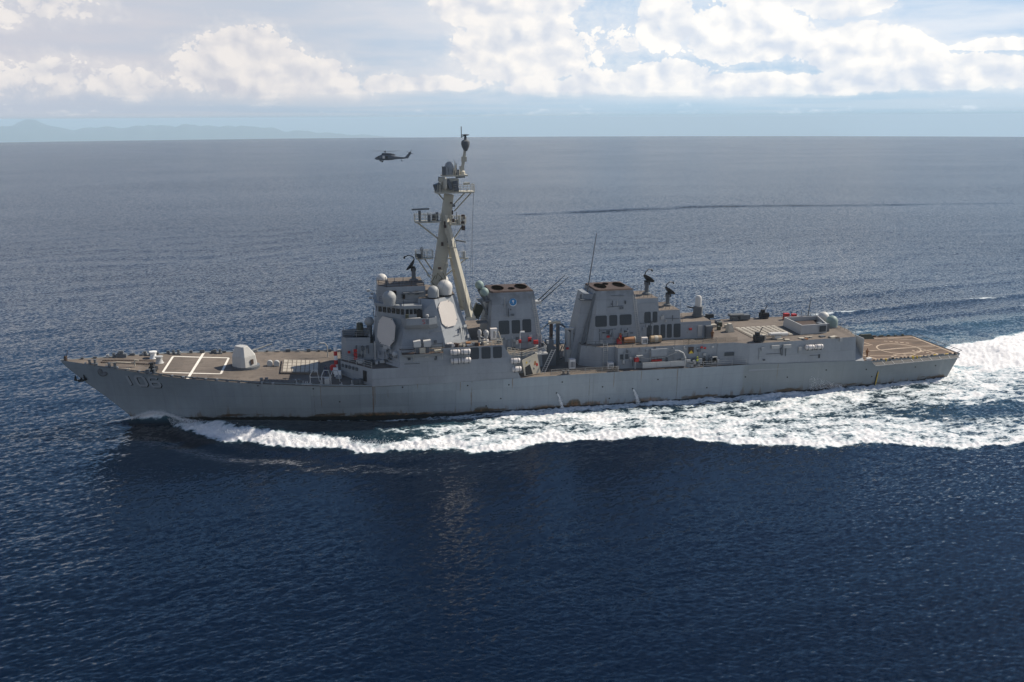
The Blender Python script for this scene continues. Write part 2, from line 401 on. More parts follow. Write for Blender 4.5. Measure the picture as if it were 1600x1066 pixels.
# ------------------------------------------------------------------ hull form
_zs = [0, 5.5, 10, 16, 20, 30, 39, 48, 60, 73, 100, 113, 133, 136, 155.4]
_zc = [10.9, 10.35, 10, 9.35, 8.95, 8.05, 7.35, 6.75, 6.55, 6.5, 6.25, 6.1, 5.4, 5.15, 5.1]
def zc(s): return float(np.interp(s, _zs, _zc))
def hl(s): return 0.06 * float(np.clip((90 - s) / 50, 0, 1))
def zd(s, y=0.0): return zc(s) + y * hl(s)
_hs = [0, 2, 5, 10, 16, 20, 30, 40, 50, 60, 70, 100, 120, 135, 155.4]
_hd = [0.12, .95, 2.05, 3.9, 5.85, 6.75, 8.3, 9.2, 9.72, 9.95, 10, 10, 9.62, 8.95, 7.35]
_ws = [10.3, 14, 20, 30, 40, 50, 60, 75, 100, 120, 140, 153.2]
_wh = [0.06, .75, 1.95, 3.9, 5.8, 7.4, 8.55, 9.2, 9.4, 9.05, 8.1, 6.9]
_sz = [-3, 0, 1.33, 4.12, 6.77, 10.15, 11.5]
_ss = [12.2, 10.3, 9.15, 6.5, 3.65, .45, -.35]
def hbd(s): return float(np.interp(s, _hs, _hd))
def stem(z): return float(np.interp(z, _sz, _ss))
def half(s, z):
    a = stem(z); e = 153.2 + 2.2 * min(max(z, 0) / 5.1, 1)
    f = max((s - a) / (e - a), 0.0)
    w = float(np.interp(10.3 + f * 142.9, _ws, _wh)); d = hbd(f * 155.4)
    t = min(max(z / zc(f * 155.4), 0.0), 1.05)
    g = 1.0 + 0.35 * max(0, 1 - f / 0.25)
    r = w + (d - w) * t ** g
    if z < 0: r *= 1 + 0.06 * z
    return max(r, 0.05)

SHIP = empty('destroyer', (77, 0, 0), label='long grey guided missile destroyer numbered 106 steaming through a white wake', cat='warship')

def build_hull():
    mb = MB()
    fr = np.concatenate([np.linspace(0, 0.25, 46), np.linspace(0.26, 1, 70)])
    NL = 22
    for sgn in (-1, 1):
        V = []; F = []
        for i, f in enumerate(fr):
            sd_ = f * 155.4; y0 = sgn * hbd(sd_); zt = zd(sd_, y0) + 0.10
            for j in range(NL + 1):
                z = -2.5 + (zt + 2.5) * j / NL
                a = stem(min(z, zc(0))); e = 153.2 + 2.2 * min(max(z, 0) / 5.1, 1)
                s = a + f * (e - a)
                V.append((s, sgn * half(s, z), z))
        n = NL + 1
        for i in range(len(fr) - 1):
            for j in range(NL): F.append((i * n + j, (i + 1) * n + j, (i + 1) * n + j + 1, i * n + j + 1))
        mb.add(V, F)
    # transom and stem closing strips
    n = NL + 1; NV = len(fr) * n
    L = (len(fr) - 1) * n
    for j in range(NL):
        mb.f.append((L + j, NV + L + j, NV + L + j + 1, L + j + 1)); mb.mi.append(0)
        mb.f.append((j, NV + j, NV + j + 1, j + 1)); mb.mi.append(0)
    return mb.build('hull', 'hull_paint', SHIP, smooth=True)
HULL = build_hull()

def deck_strip(s0, s1, n, inset=0.10, drop=0.0):
    mb = MB(); V = []; F = []; K = 6
    for i in range(n + 1):
        s = s0 + (s1 - s0) * i / n; h = max(hbd(s) - inset, 0.03)
        for k in range(K + 1):
            y = -h + 2 * h * k / K; V.append((s, y, zd(s, y) - drop))
    for i in range(n):
        for k in range(K): a = i * (K + 1) + k; F.append((a, a + K + 1, a + K + 2, a + 1))
    mb.add(V, F); return mb
deck_strip(0.3, 134.0, 90).build('main_deck', 'deck_coat', SHIP)
FD = deck_strip(134.0, 155.35, 20, inset=0.05).build('flight_deck', 'flight_deck_coat', SHIP)

# hull number: octagonal block figures laid on the flare
def stroke(mb, pts, w, off, dx=0.0, dz=0.0, mi=0, closed=False):
    P = [Vector((a, b)) for a, b in pts]
    n = len(P); seg = n if closed else n - 1
    def offs(i):
        if closed: a, b, c = P[i - 1], P[i], P[(i + 1) % n]
        else: a, b, c = P[max(i - 1, 0)], P[i], P[min(i + 1, n - 1)]
        d1 = (b - a).normalized() if (b - a).length > 1e-6 else (c - b).normalized()
        d2 = (c - b).normalized() if (c - b).length > 1e-6 else d1
        t = (d1 + d2).normalized(); nn = Vector((-t.y, t.x)); k = w / 2 / max(0.5, abs(nn.dot(Vector((-d1.y, d1.x)))))
        return b + nn * k, b - nn * k
    def on(v):
        s, z = v.x + dx, v.y + dz
        return (s, -half(s, z) - off, z)
    for i in range(seg):
        a, b = offs(i); c, d = offs((i + 1) % n)
        q = [on(a), on(c), on(d), on(b)]
        mb.loft([Vector(p) for p in q], [Vector(p) + Vector((0, -0.02, 0)) for p in q], mi)
def digits(mb, off, dx, dz, mi):
    def T(pts, s0, k=-0.045): return [(s0 + u * 1.0, 8.62 - (s0 - 10.3) * 0.07 - v * 1.78 + (0.0)) for u, v in pts]
    stroke(mb, [(10.20, 8.60), (10.62, 6.86)], 0.42, off, dx, dz, mi)
    o = [(0.25, 0), (1.15, 0), (1.4, .18), (1.4, .82), (1.15, 1), (0.25, 1), (0, .82), (0, .18)]
    stroke(mb, [(a + b * 0.38 - .0, c) for (a, c), (u, b) in zip(T(o, 11.45), o)], 0.40, off, dx, dz, mi, True)
    x = [(1.4, .12), (1.15, 0), (0.25, 0), (0, .2), (0, .82), (.25, 1), (1.15, 1), (1.4, .82), (1.4, .6), (1.15, .47), (0.1, .47)]
    stroke(mb, [(a + b * 0.38, c) for (a, c), (u, b) in zip(T(x, 13.55), x)], 0.38, off, dx, dz, mi)
mb = MB(); digits(mb, 0.03, 0.14, -0.10, 0); tag(mb.build('number_shadow', 'black_paint', HULL))
mb = MB(); digits(mb, 0.06, 0.0, 0.0, 0); tag(mb.build('hull_number', 'number_paint', HULL), 'pale block figures 106 painted on the bow')
# scuppers and small overboard openings
for s, z in [(78.4, 3.3), (91.6, 3.2), (79.3, 5.2), (43, 3.6), (66.6, 1.7), (63.5, 5.6), (53, 5.9), (69, 2.9), (70.3, 5.3), (86.3, 3.9), (87.6, 1.7),
             (112, 4.0), (105, 2.5), (120, 3.4), (127.5, 4.2), (135.6, 3.7), (137, 2.2), (146, 3.3), (150.4, 3.2), (30.5, 7.0), (39, 6.2), (96, 4.6)]:
    m = MB(); y = -half(s, z); m.tube((s, y + .1, z), (s, y - .04, z), 0.13, n=8); m.build('scupper', 'black_paint', HULL)
# anchors: one housed at the stem, one at the port hawse
def anchor(p):
    m = MB(); p = Vector(p)
    m.tube(p + Vector((0, .9, .5)), p, 0.14); m.tube(p + Vector((-.75, 0, 0)), p + Vector((.75, 0, 0)), 0.12)
    for sx in (-1, 1):
        m.loft([p + Vector((sx * .75 + d, e, 0)) for d, e in ((-.2, -.15), (.2, -.15), (.2, .15), (-.2, .15))], [p + Vector((sx * .62 + d, e - .35, .95)) for d, e in ((-.05, -.05), (.05, -.05), (.05, .05), (-.05, .05))])
    m.box(p + Vector((0, .1, -.1)), (.8, .3, .35)); return m
anchor((2.75, -0.5, 7.6)).build('anchor', 'black_paint', SHIP)
m = MB(); s = 6.6; z = 9.2; y = -half(s, z)
m.lathe((s, y - .05, z), [(0.0, .2), (.75, .2), (.8, 0), (.62, -.15), (.4, -.1), (0.0, 0.05)], 16, axis='y'); m.build('hawse_lip', 'dark_grey_paint', HULL, smooth=True)

# ------------------------------------------------------------------ superstructure
G = 'grey_paint'
def sym(pts):            # port outline (s, -y side given as positive half-breadth), front to back -> full polygon
    return [(s, -h) for s, h in pts] + [(s, h) for s, h in reversed(pts)]
def block(name, lo, z0, hi, z1, mats=(G, 'deck_coat'), parent=SHIP):
    m = MB(); a = [(x, y, z0) for x, y in sym(lo)]; b = [(x, y, z1) for x, y in sym(hi)]
    m.loft(a, b, 0, 1); return m.build(name, list(mats), parent)
DH = block('lower_deckhouse', [(43.4, 3.3), (48.25, 9.55), (52.6, 9.70), (60.5, 9.86), (72.3, 9.9)], 6.3, [(43.5, 3.3), (48.35, 9.45), (52.6, 9.62), (60.5, 9.8), (71.1, 9.82)], 9.2)
block('upper_side_house', [(52.7, 9.60), (60.5, 9.78), (71.08, 9.80)], 9.2, [(52.75, 9.42), (60.5, 9.58), (69.5, 9.60)], 12.0)
block('gun_house', [(43.7, 2.4), (44.4, 3.2), (48.9, 3.9)], 9.2, [(43.8, 2.4), (44.5, 3.1), (48.9, 3.75)], 12.0)
# bulwark of the forward gun platform (hollow)
def bulwark(name, pts, z0, z1, th=0.1, mat=G, parent=SHIP, closed=True):
    m = MB(); n = len(pts); C = Vector((sum(p[0] for p in pts) / n, sum(p[1] for p in pts) / n))
    for i in range(n if closed else n - 1):
        a = Vector(pts[i]); b = Vector(pts[(i + 1) % n]); d = (b - a).normalized(); nn = Vector((-d.y, d.x))
        if nn.dot(C - a) < 0: nn = -nn
        nn *= th
        q = [(a.x, a.y), (b.x, b.y), (b.x + nn.x, b.y + nn.y), (a.x + nn.x, a.y + nn.y)]
        m.loft([(x, y, z0) for x, y in q], [(x, y, z1) for x, y in q])
    return m.build(name, mat, parent)
bulwark('platform_bulwark', sym([(43.85, 2.35), (44.5, 3.05), (48.4, 3.7)]), 11.99, 12.95)
TA, TB, TC, TD = (48.7, 3.8), (52.6, 9.7), (60.8, 9.6), (65.8, 5.6)
UA, UB, UC, UD = (49.8, 3.4), (53.9, 7.3), (59.35, 7.6), (63.5, 4.0)
DHU = block('bridge_tower', [TA, TB, TC, TD], 9.15, [UA, UB, UC, UD], 16.6)
block('after_radar_house', [(56.0, 6.9), (59.35, 7.6), (63.5, 4.0)], 16.55, [(56.3, 5.2), (58.76, 6.8), (62.55, 3.6)], 19.45)
PF = [(48.7, -3.8, 9.2), (52.6, -9.7, 9.2), (49.8, -3.4, 16.6)]
PA = [(60.8, -9.6, 9.2), (65.8, -5.6, 9.2), (59.35, -7.6, 16.6)]
PT = [(52.6, -9.7, 9.2), (60.8, -9.6, 9.2), (59.35, -7.6, 16.6)]
BR = block('pilothouse', [(49.65, 3.6), (53.8, 7.25), (56.6, 7.3)], 16.58, [(49.75, 3.6), (53.9, 7.15), (56.6, 7.2)], 18.6)
m = MB(); m.prism(sym([(49.35, 3.7), (53.75, 7.5), (56.7, 7.5)]), 18.3, 18.72); m.build('bridge_roof', [G], SHIP)
block('pilothouse_top_house', [(49.9, 2.6), (51.2, 4.5), (57.6, 4.6)], 18.7, [(50.1, 2.5), (51.3, 4.3), (57.6, 4.4)], 21.3)
# windows of the bridge, front corner and port side
Wp = [(49.65, -3.6, 16.6), (53.8, -7.25, 16.6), (49.75, -3.6, 18.6)]
for i in range(6):
    s0 = 49.95 + i * 0.68
    for fl in (False, True):
        m = MB(); panel(m, Wp, rrect(s0, 17.25, s0 + .50, 18.12, .06), .01, .03, flip=fl); m.build('window', 'dark_glass', BR)
for i in range(4):
    s0 = 54.1 + i * 0.62; m = MB(); m.box((s0 + .25, -7.26, 17.7), (.46, .05, .82)); m.build('window', 'dark_glass', BR)
for i in range(9):
    m = MB(); m.box((49.64, -3.2 + i * .8, 17.7), (.06, .62, .82)); m.build('window', 'dark_glass', BR)
# bridge wings (open boxes with a sloped outer skirt)
for sg in (-1, 1):
    m = MB()
    o = [(53.3, 7.1), (54.0, 9.0), (57.6, 9.25), (58.9, 8.6), (58.7, 7.0)]
    lo = [(53.4, 7.05), (54.0, 8.3), (57.7, 8.55), (59.2, 8.0), (59.1, 7.0)]
    m.loft([(x, sg * y, 15.15) for x, y in lo], [(x, sg * y, 15.9) for x, y in o], 0, 1)
    for i in range(4):
        (a, b), (c, d) = o[i], o[i + 1]
        v = Vector((c - a, d - b)).normalized(); nn = Vector((-v.y, v.x)) * .1
        q = [(a, b), (c, d), (c - nn.x, d - nn.y), (a - nn.x, b - nn.y)] if False else [(a, b), (c, d), (c + nn.x * -1, d + nn.y * -1), (a - nn.x, b - nn.y)]
        m.loft([(x, sg * y, 15.88) for x, y in q], [(x, sg * y, 16.9) for x, y in q])
    w = m.build('bridge_wing', [G, 'deck_coat'], SHIP)
    if sg < 0:
        t = MB(); zz = 16.35; x0 = 56.55
        def onw(x, z): return (x, -(9.0 + (x - 54.0) * .0694) - .02, z)
        S_ = [(.42, .62), (.12, .66), (0, .52), (.08, .38), (.34, .30), (.42, .16), (.30, .02), (0, .04)]
        for a, b in zip(S_[:-1], S_[1:]): t.tube(onw(x0 + a[0], zz - .3 + a[1]), onw(x0 + b[0], zz - .3 + b[1]), .045, n=5)
        t.build('letter', 'red_paint', w)
        for k in (0, 1):
            t = MB(); t.box(onw(x0 + .66 + k * .2, zz), (.07, .04, .7)); t.build('letter', 'dark_grey_paint', w)
        t = MB(); t.box((55.0, -8.3, 16.5), (1.6, .6, .5)); t.box((54.2, -8.3, 17.0), (.5, .5, 1.0)); t.build('canvas_cover', 'canvas_green', w)
        t = MB(); t.lathe((57.4, -8.3, 15.9), [(.12, 0), (.12, 1.0), (.28, 1.1), (.28, 1.4), (.1, 1.5)], 10); t.build('signal_lamp', 'light_grey_paint', w)
        t = MB(); t.poly([(53.5, -7.3, 16.62), (54.2, -8.95, 16.95), (56.3, -9.1, 16.95), (56.3, -8.7, 17.0), (54.4, -7.6, 16.7)], (0, 0, .05)); t.build('wing_cover', 'light_grey_paint', w)
# doorway behind the wing
m = MB(); m.box((56.3, -7.32, 17.0), (.9, .06, 2.0)); m.build('door', 'black_paint', BR)
# phased array panels
FWD = [(50.54, 16.28), (51.68, 16.56), (52.56, 16.05), (52.24, 13.67), (51.64, 12.82), (50.9, 12.34), (50.04, 12.28), (49.43, 12.78), (49.82, 15.46)]
AFT = [(59.3, 18.49), (60.33, 18.92), (61.97, 18.54), (62.53, 16.0), (62.19, 15.19), (60.94, 14.93), (59.81, 15.59), (59.15, 18.04)]
def octagon(q, s, z, hw, hh, cut):
    c, n = plane_y(q, s, z); u = Vector((-n.y, n.x, 0)).normalized(); u = u if u.x > 0 else -u; v = n.cross(u); v = v if v.z > 0 else -v
    return [(p.x, p.z) for p in (c + u * a + v * b for a, b in ((-hw + cut, -hh), (hw - cut, -hh), (hw, -hh + cut), (hw, hh - cut), (hw - cut, hh), (-hw + cut, hh), (-hw, hh - cut), (-hw, -hh + cut)))]
FWD = octagon(PF, 51.03, 14.4, 2.25, 2.25, 1.0); AFT = octagon(PA, 60.87, 16.88, 1.78, 2.12, .8)
for q, o in ((PF, FWD), (PA, AFT)):
    for fl in (False, True):
        m = MB(); panel(m, q, o, .05, .10, flip=fl); t = m.build('radar_panel', 'panel_paint', SHIP)
        c = (sum(p[0] for p in o) / len(o), sum(p[1] for p in o) / len(o))
        for a, d in o[::2]:
            pt, n = plane_y(q, c[0] + (a - c[0]) * .93, c[1] + (d - c[1]) * .93, .15)
            if fl: pt.y *= -1; n.y *= -1
            b = MB(); b.tube(pt, pt + n * .05, .09, n=6); b.build('bolt', 'dark_grey_paint', t)
# ship's side louvres, funnel louvres
def louvre(parent, q, s0, z0, s1, z1, flip=False):
    m = MB(); panel(m, q, rrect(s0, z0, s1, z1, .16), .02, .04, flip=flip)
    fz = z0 + .12
    while fz < z1 - .1:
        panel(m, q, [(s0 + .12, fz), (s1 - .12, fz), (s1 - .12, fz + .06), (s0 + .12, fz + .06)], .06, .03, flip=flip); fz += .20
    return m.build('louvre', 'louvre_paint', parent)
US = [(52.7, -9.6, 9.2), (71.0, -9.80, 9.2), (60.5, -9.58, 12.0)]
USo = next(o for o in SHIP.children if o.name == 'upper_side_house')
for a, b in ((64.0, 65.45), (65.85, 67.35), (67.75, 69.2)):
    louvre(USo, US, a, 9.92, b, 11.85)

# ------------------------------------------------------------------ funnels
def funnel(lo, z0, hi, z1, holes):
    m = MB(); m.loft([(x, y, z0) for x, y in sym(lo)], [(x, y, z1) for x, y in sym(hi)], 0, 0)
    f = m.build('funnel', [G], SHIP)
    s0, s1 = hi[0][0], hi[-1][0]; h = max(p[1] for p in hi)
    m = MB(); m.loft([(x, y, z1 + .004) for x, y in sym(hi)], [(x + (.15 if x < (s0 + s1) / 2 else -.15), y * .95, z1 + .22) for x, y in sym(hi)], 0, 0); m.build('funnel_cap', 'rusty_rim', f)
    for x, y, rx, ry in holes:
        m = MB(); n = 24
        c = [(x + rx * math.cos(2 * math.pi * i / n), y + ry * math.sin(2 * math.pi * i / n)) for i in range(n)]
        m.loft([(a, b, z1 + .10) for a, b in c], [(a, b, z1 + .32) for a, b in c], 0, 1); m.build('exhaust_outlet', ['rusty_rim', 'hole_shade_black'], f)
    return f
F1 = funnel([(67.3, 3.6), (67.9, 4.7), (77.6, 4.7)], 8.8, [(68.5, 2.9), (68.9, 3.3), (75.9, 3.3)], 19.4, [(70.3, -.2, 1.0, 2.2), (72.5, -1.2, .55, .9), (74.4, .2, 1.0, 2.2)])
Q1 = [(67.9, -4.7, 8.8), (77.6, -4.7, 8.8), (70.0, -3.3, 19.4)]
for s0, s1, a, b in ((69.75, 71.55, 12.45, 14.75), (71.95, 73.4, 12.5, 14.75), (73.8, 75.3, 12.6, 14.8)):
    for fl in (False, True): louvre(F1, Q1, s0, a, s1, b, fl)
# crest on the funnel side
cp, cn = plane_y(Q1, 72.3, 17.72, .03)
def disc(mb, c, n, r, th, mi=0, k=28, off=(0, 0), a0=0, a1=2 * math.pi):
    n = Vector(n); u = Vector((1, 0, 0)); u = (u - n * u.dot(n)).normalized(); w = n.cross(u)
    if w.z < 0: w = -w
    P = [Vector(c) + u * (off[0] + r * math.cos(a0 + (a1 - a0) * i / k)) + w * (off[1] + r * math.sin(a0 + (a1 - a0) * i / k)) for i in range(k)]
    mb.poly(P, n * th, mi)
m = MB(); disc(m, cp, cn, .66, .03); CR = m.build('crest', 'white_paint', F1)
m = MB(); disc(m, cp, cn, .60, .045, off=(0, .05)); disc(m, cp, cn, .5, .0, off=(0, .07)); m.build('crest', 'blue_paint', F1)
m = MB(); disc(m, cp, cn, .17, .06, off=(.02, .22)); disc(m, cp, cn, .07, .06, off=(.03, -.05)); 
u = Vector((1, 0, 0)); w = Vector((0, -cn.z, cn.y)) if False else cn.cross(u) * (1 if cn.cross(u).z > 0 else -1)
m.beam(cp + cn * .05 + w * .15 + u * .02, cp + cn * .05 - w * .22 + u * .04, .10, .03, .06, .03, side=cn); m.build('crest', 'white_paint', F1)
F2 = funnel([(85.2, 3.4), (86.0, 4.5), (95.2, 4.6)], 9.4, [(86.6, 3.2), (87.1, 3.6), (93.3, 3.6)], 19.0, [(88.4, -.3, .95, 2.2), (89.9, 1.5, .5, .9), (91.9, .2, .95, 2.2)])
Q2 = [(86.0, -4.5, 9.4), (95.2, -4.6, 9.4), (88.0, -3.6, 19.0)]
for s0, s1, a, b in ((86.5, 88.55, 12.9, 14.8), (89.0, 90.4, 12.95, 14.82), (90.85, 92.95, 13.0, 14.82)):
    for fl in (False, True): louvre(F2, Q2, s0, a, s1, b, fl)
m = MB(); m.loft([(x, y, 6.3) for x, y in sym([(82.4, 2.3), (86.2, 3.3)])], [(x, y, 18.4) for x, y in sym([(85.0, 1.9), (86.9, 3.0)])]); m.build('funnel_front_trunk', G, SHIP)
# platform bracket in front of the second funnel
m = MB(); m.box((85.2, -2.2, 17.4), (2.0, 1.6, .2)); m.box((84.4, -2.2, 17.9), (.3, .3, .9)); m.build('funnel_platform', 'dark_grey_paint', F2)
m = MB(); m.beam((84.0, -3.4, 8.0), (86.6, -3.3, 18.6), .55, .25, .35, .25); m.build('trunk_pipe', 'dark_grey_paint', SHIP)
# stepped after house
AH = block('radar_step_house', [(93.0, 3.9), (98.4, 3.9)], 9.8, [(93.0, 3.45), (97.9, 3.45)], 17.35)
AH2 = block('radar_step_house', [(98.2, 3.9), (102.4, 3.9)], 9.8, [(98.0, 3.5), (101.95, 3.5)], 15.1)
AH3 = block('radar_step_house', [(102.2, 3.9), (108.0, 3.9)], 9.8, [(102.1, 3.6), (107.8, 3.6)], 12.85)
Q3 = [(93.0, -3.9, 9.8), (98.4, -3.9, 9.8), (93, -3.45, 17.35)]
for s0, s1 in ((95.45, 96.6), (96.95, 97.8)): louvre(AH, Q3, s0, 13.05, s1, 14.98)
for s0, s1 in ((95.9, 96.8), (97.1, 98.1)): louvre(AH, Q3, s0, 10.25, s1, 12.6)
Q4 = [(98.2, -3.9, 9.8), (102.4, -3.9, 9.8), (98, -3.5, 15.1)]
for s0, s1 in ((98.45, 99.3), (99.6, 100.5), (100.85, 102.1)): louvre(AH2, Q4, s0, 10.25, s1, 12.66)
m = MB(); m.box((105.7, -3.93, 11.2), (.8, .06, 2.0), rx=R(4)); m.build('door', 'light_grey_paint', AH3)
m = MB(); m.box((107.2, -4.0, 11.0), (1.2, 1.2, 2.2)); m.build('vent_box', 'dark_grey_paint', AH3)
# after deckhouse (one deck) and hangar
block('after_deckhouse', [(83.5, 4.5), (86.9, 6.6), (89.3, 6.7), (89.45, 8.0), (107.2, 8.2)], 6.0, [(84.0, 4.5), (87.0, 6.5), (89.35, 6.6), (89.5, 7.85), (107.2, 8.05)], 9.9)
HG = block('hangar', [(107.2, 8.3), (110.2, 8.3), (112.6, 9.72), (120, 9.56), (133.2, 9.02), (135.2, 8.8)], 5.0, [(107.2, 8.15), (110.2, 8.15), (112.5, 9.52), (120, 9.38), (132.9, 8.85), (134.6, 4.0)], 9.88)
# fwd-facing deckhouse detail
for s in (43.9, 45.0, 46.2, 47.4):
    pass
m = MB(); t = (Vector((48.3, -9.5, 0)) - Vector((43.45, -3.3, 0))).normalized()
p = Vector((47.2, -8.12, 7.75)); a = math.atan2(t.y, t.x)
m.box(p + Vector((-.05, -.08, 0)), (.75, .12, 1.75), rz=a); m.build('door', 'black_paint', DH)
for i in range(5):
    p = Vector((43.45, -3.3, 8.55)) + t * (.6 + i * .9); m = MB(); m.box(p + Vector((-.1, -.1, 0)), (.35, .22, .5), rz=a); m.build('fitting_box', 'dark_grey_paint', DH)

def dress(parent, q, s0, s1, z0, z1, nb, npipe, ncable):
    for i in range(nb):
        s = rnd.uniform(s0, s1); z = rnd.uniform(z0, z1); w = rnd.uniform(.15, .6); h = rnd.uniform(.15, .7)
        m = MB(); panel(m, q, [(s, z), (s + w, z), (s + w, z + h), (s, z + h)], .02, rnd.uniform(.12, .35)); m.build('fitting_box', rnd.choice(['grey_paint', 'grey_paint', 'dark_grey_paint', 'light_grey_paint', 'louvre_paint']), parent)
    for i in range(npipe):
        s = rnd.uniform(s0, s1); z = rnd.uniform(z0, z0 + (z1 - z0) * .5); a, n = plane_y(q, s, z, .12); b, n = plane_y(q, s, min(z1, z + rnd.uniform(.8, 2.6)), .12)
        m = MB(); m.tube(a, b, .055, n=6); m.build('pipe', rnd.choice(['grey_paint', 'dark_grey_paint', 'light_grey_paint']), parent)
    for i in range(ncable):
        s = rnd.uniform(s0, s1 - 1.5); z = rnd.uniform(z0, z1); a, n = plane_y(q, s, z, .06); b, n = plane_y(q, min(s1, s + rnd.uniform(1.0, 3.5)), z + rnd.uniform(-.1, .1), .06)
        m = MB(); m.tube(a, b, .045, n=5); m.build('cable_run', rnd.choice(['grey_paint', 'dark_grey_paint']), parent)
dress(DHU, PT, 54.6, 60.0, 10.0, 14.6, 12, 6, 4); dress(DHU, PF, 49.4, 52.0, 9.4, 11.9, 10, 5, 2); dress(DHU, PA, 61.6, 64.6, 12.2, 14.4, 4, 2, 2)
dress(F1, Q1, 68.2, 77.0, 9.6, 12.1, 18, 8, 4); dress(F1, Q1, 69.2, 75.6, 15.3, 18.6, 4, 3, 2)
dress(F2, Q2, 86.6, 94.6, 9.9, 12.5, 14, 7, 4); dress(F2, Q2, 87.2, 93.0, 15.3, 18.4, 3, 2, 2); dress(AH, Q3, 93.4, 97.6, 10.2, 16.8, 5, 3, 2); dress(AH2, Q4, 98.4, 101.8, 12.9, 14.6, 3, 1, 1)
QH = [(89.5, -7.93, 6.2), (107.2, -8.15, 6.2), (98, -8.0, 9.9)]; AHO = next(o for o in SHIP.children if o.name == 'after_deckhouse')
dress(AHO, QH, 89.8, 107, 6.6, 9.3, 34, 14, 10)
QG = [(112.6, -9.66, 5.6), (133.0, -8.97, 5.6), (120, -9.40, 9.88)]
dress(HG, QG, 113.0, 132.4, 6.4, 9.3, 7, 2, 2)
QS = [(52.7, -9.62, 9.2), (71.0, -9.82, 9.2), (60.5, -9.60, 12.0)]
dress(USo, QS, 53.2, 60.0, 9.5, 11.2, 5, 2, 1)
for zz in (8.0, 12.4, 15.0, 17.6):                              # vertical ladders on the funnels
    pass
for fq, par, s in ((Q1, F1, 77.0), (Q2, F2, 94.6)):
    m = MB(); zt = 18.2
    pa, n = plane_y(fq, s - .3, 10.2, .15); pb, n = plane_y(fq, s - 1.2, zt, .15)
    for k in (-.22, .22): m.tube(pa + Vector((k, 0, 0)), pb + Vector((k, 0, 0)), .035, n=5)
    for i in range(22): p = pa + (pb - pa) * (i / 22); m.tube(p - Vector((.22, 0, 0)), p + Vector((.22, 0, 0)), .03, n=4)
    m.build('ladder', 'light_grey_paint', par)

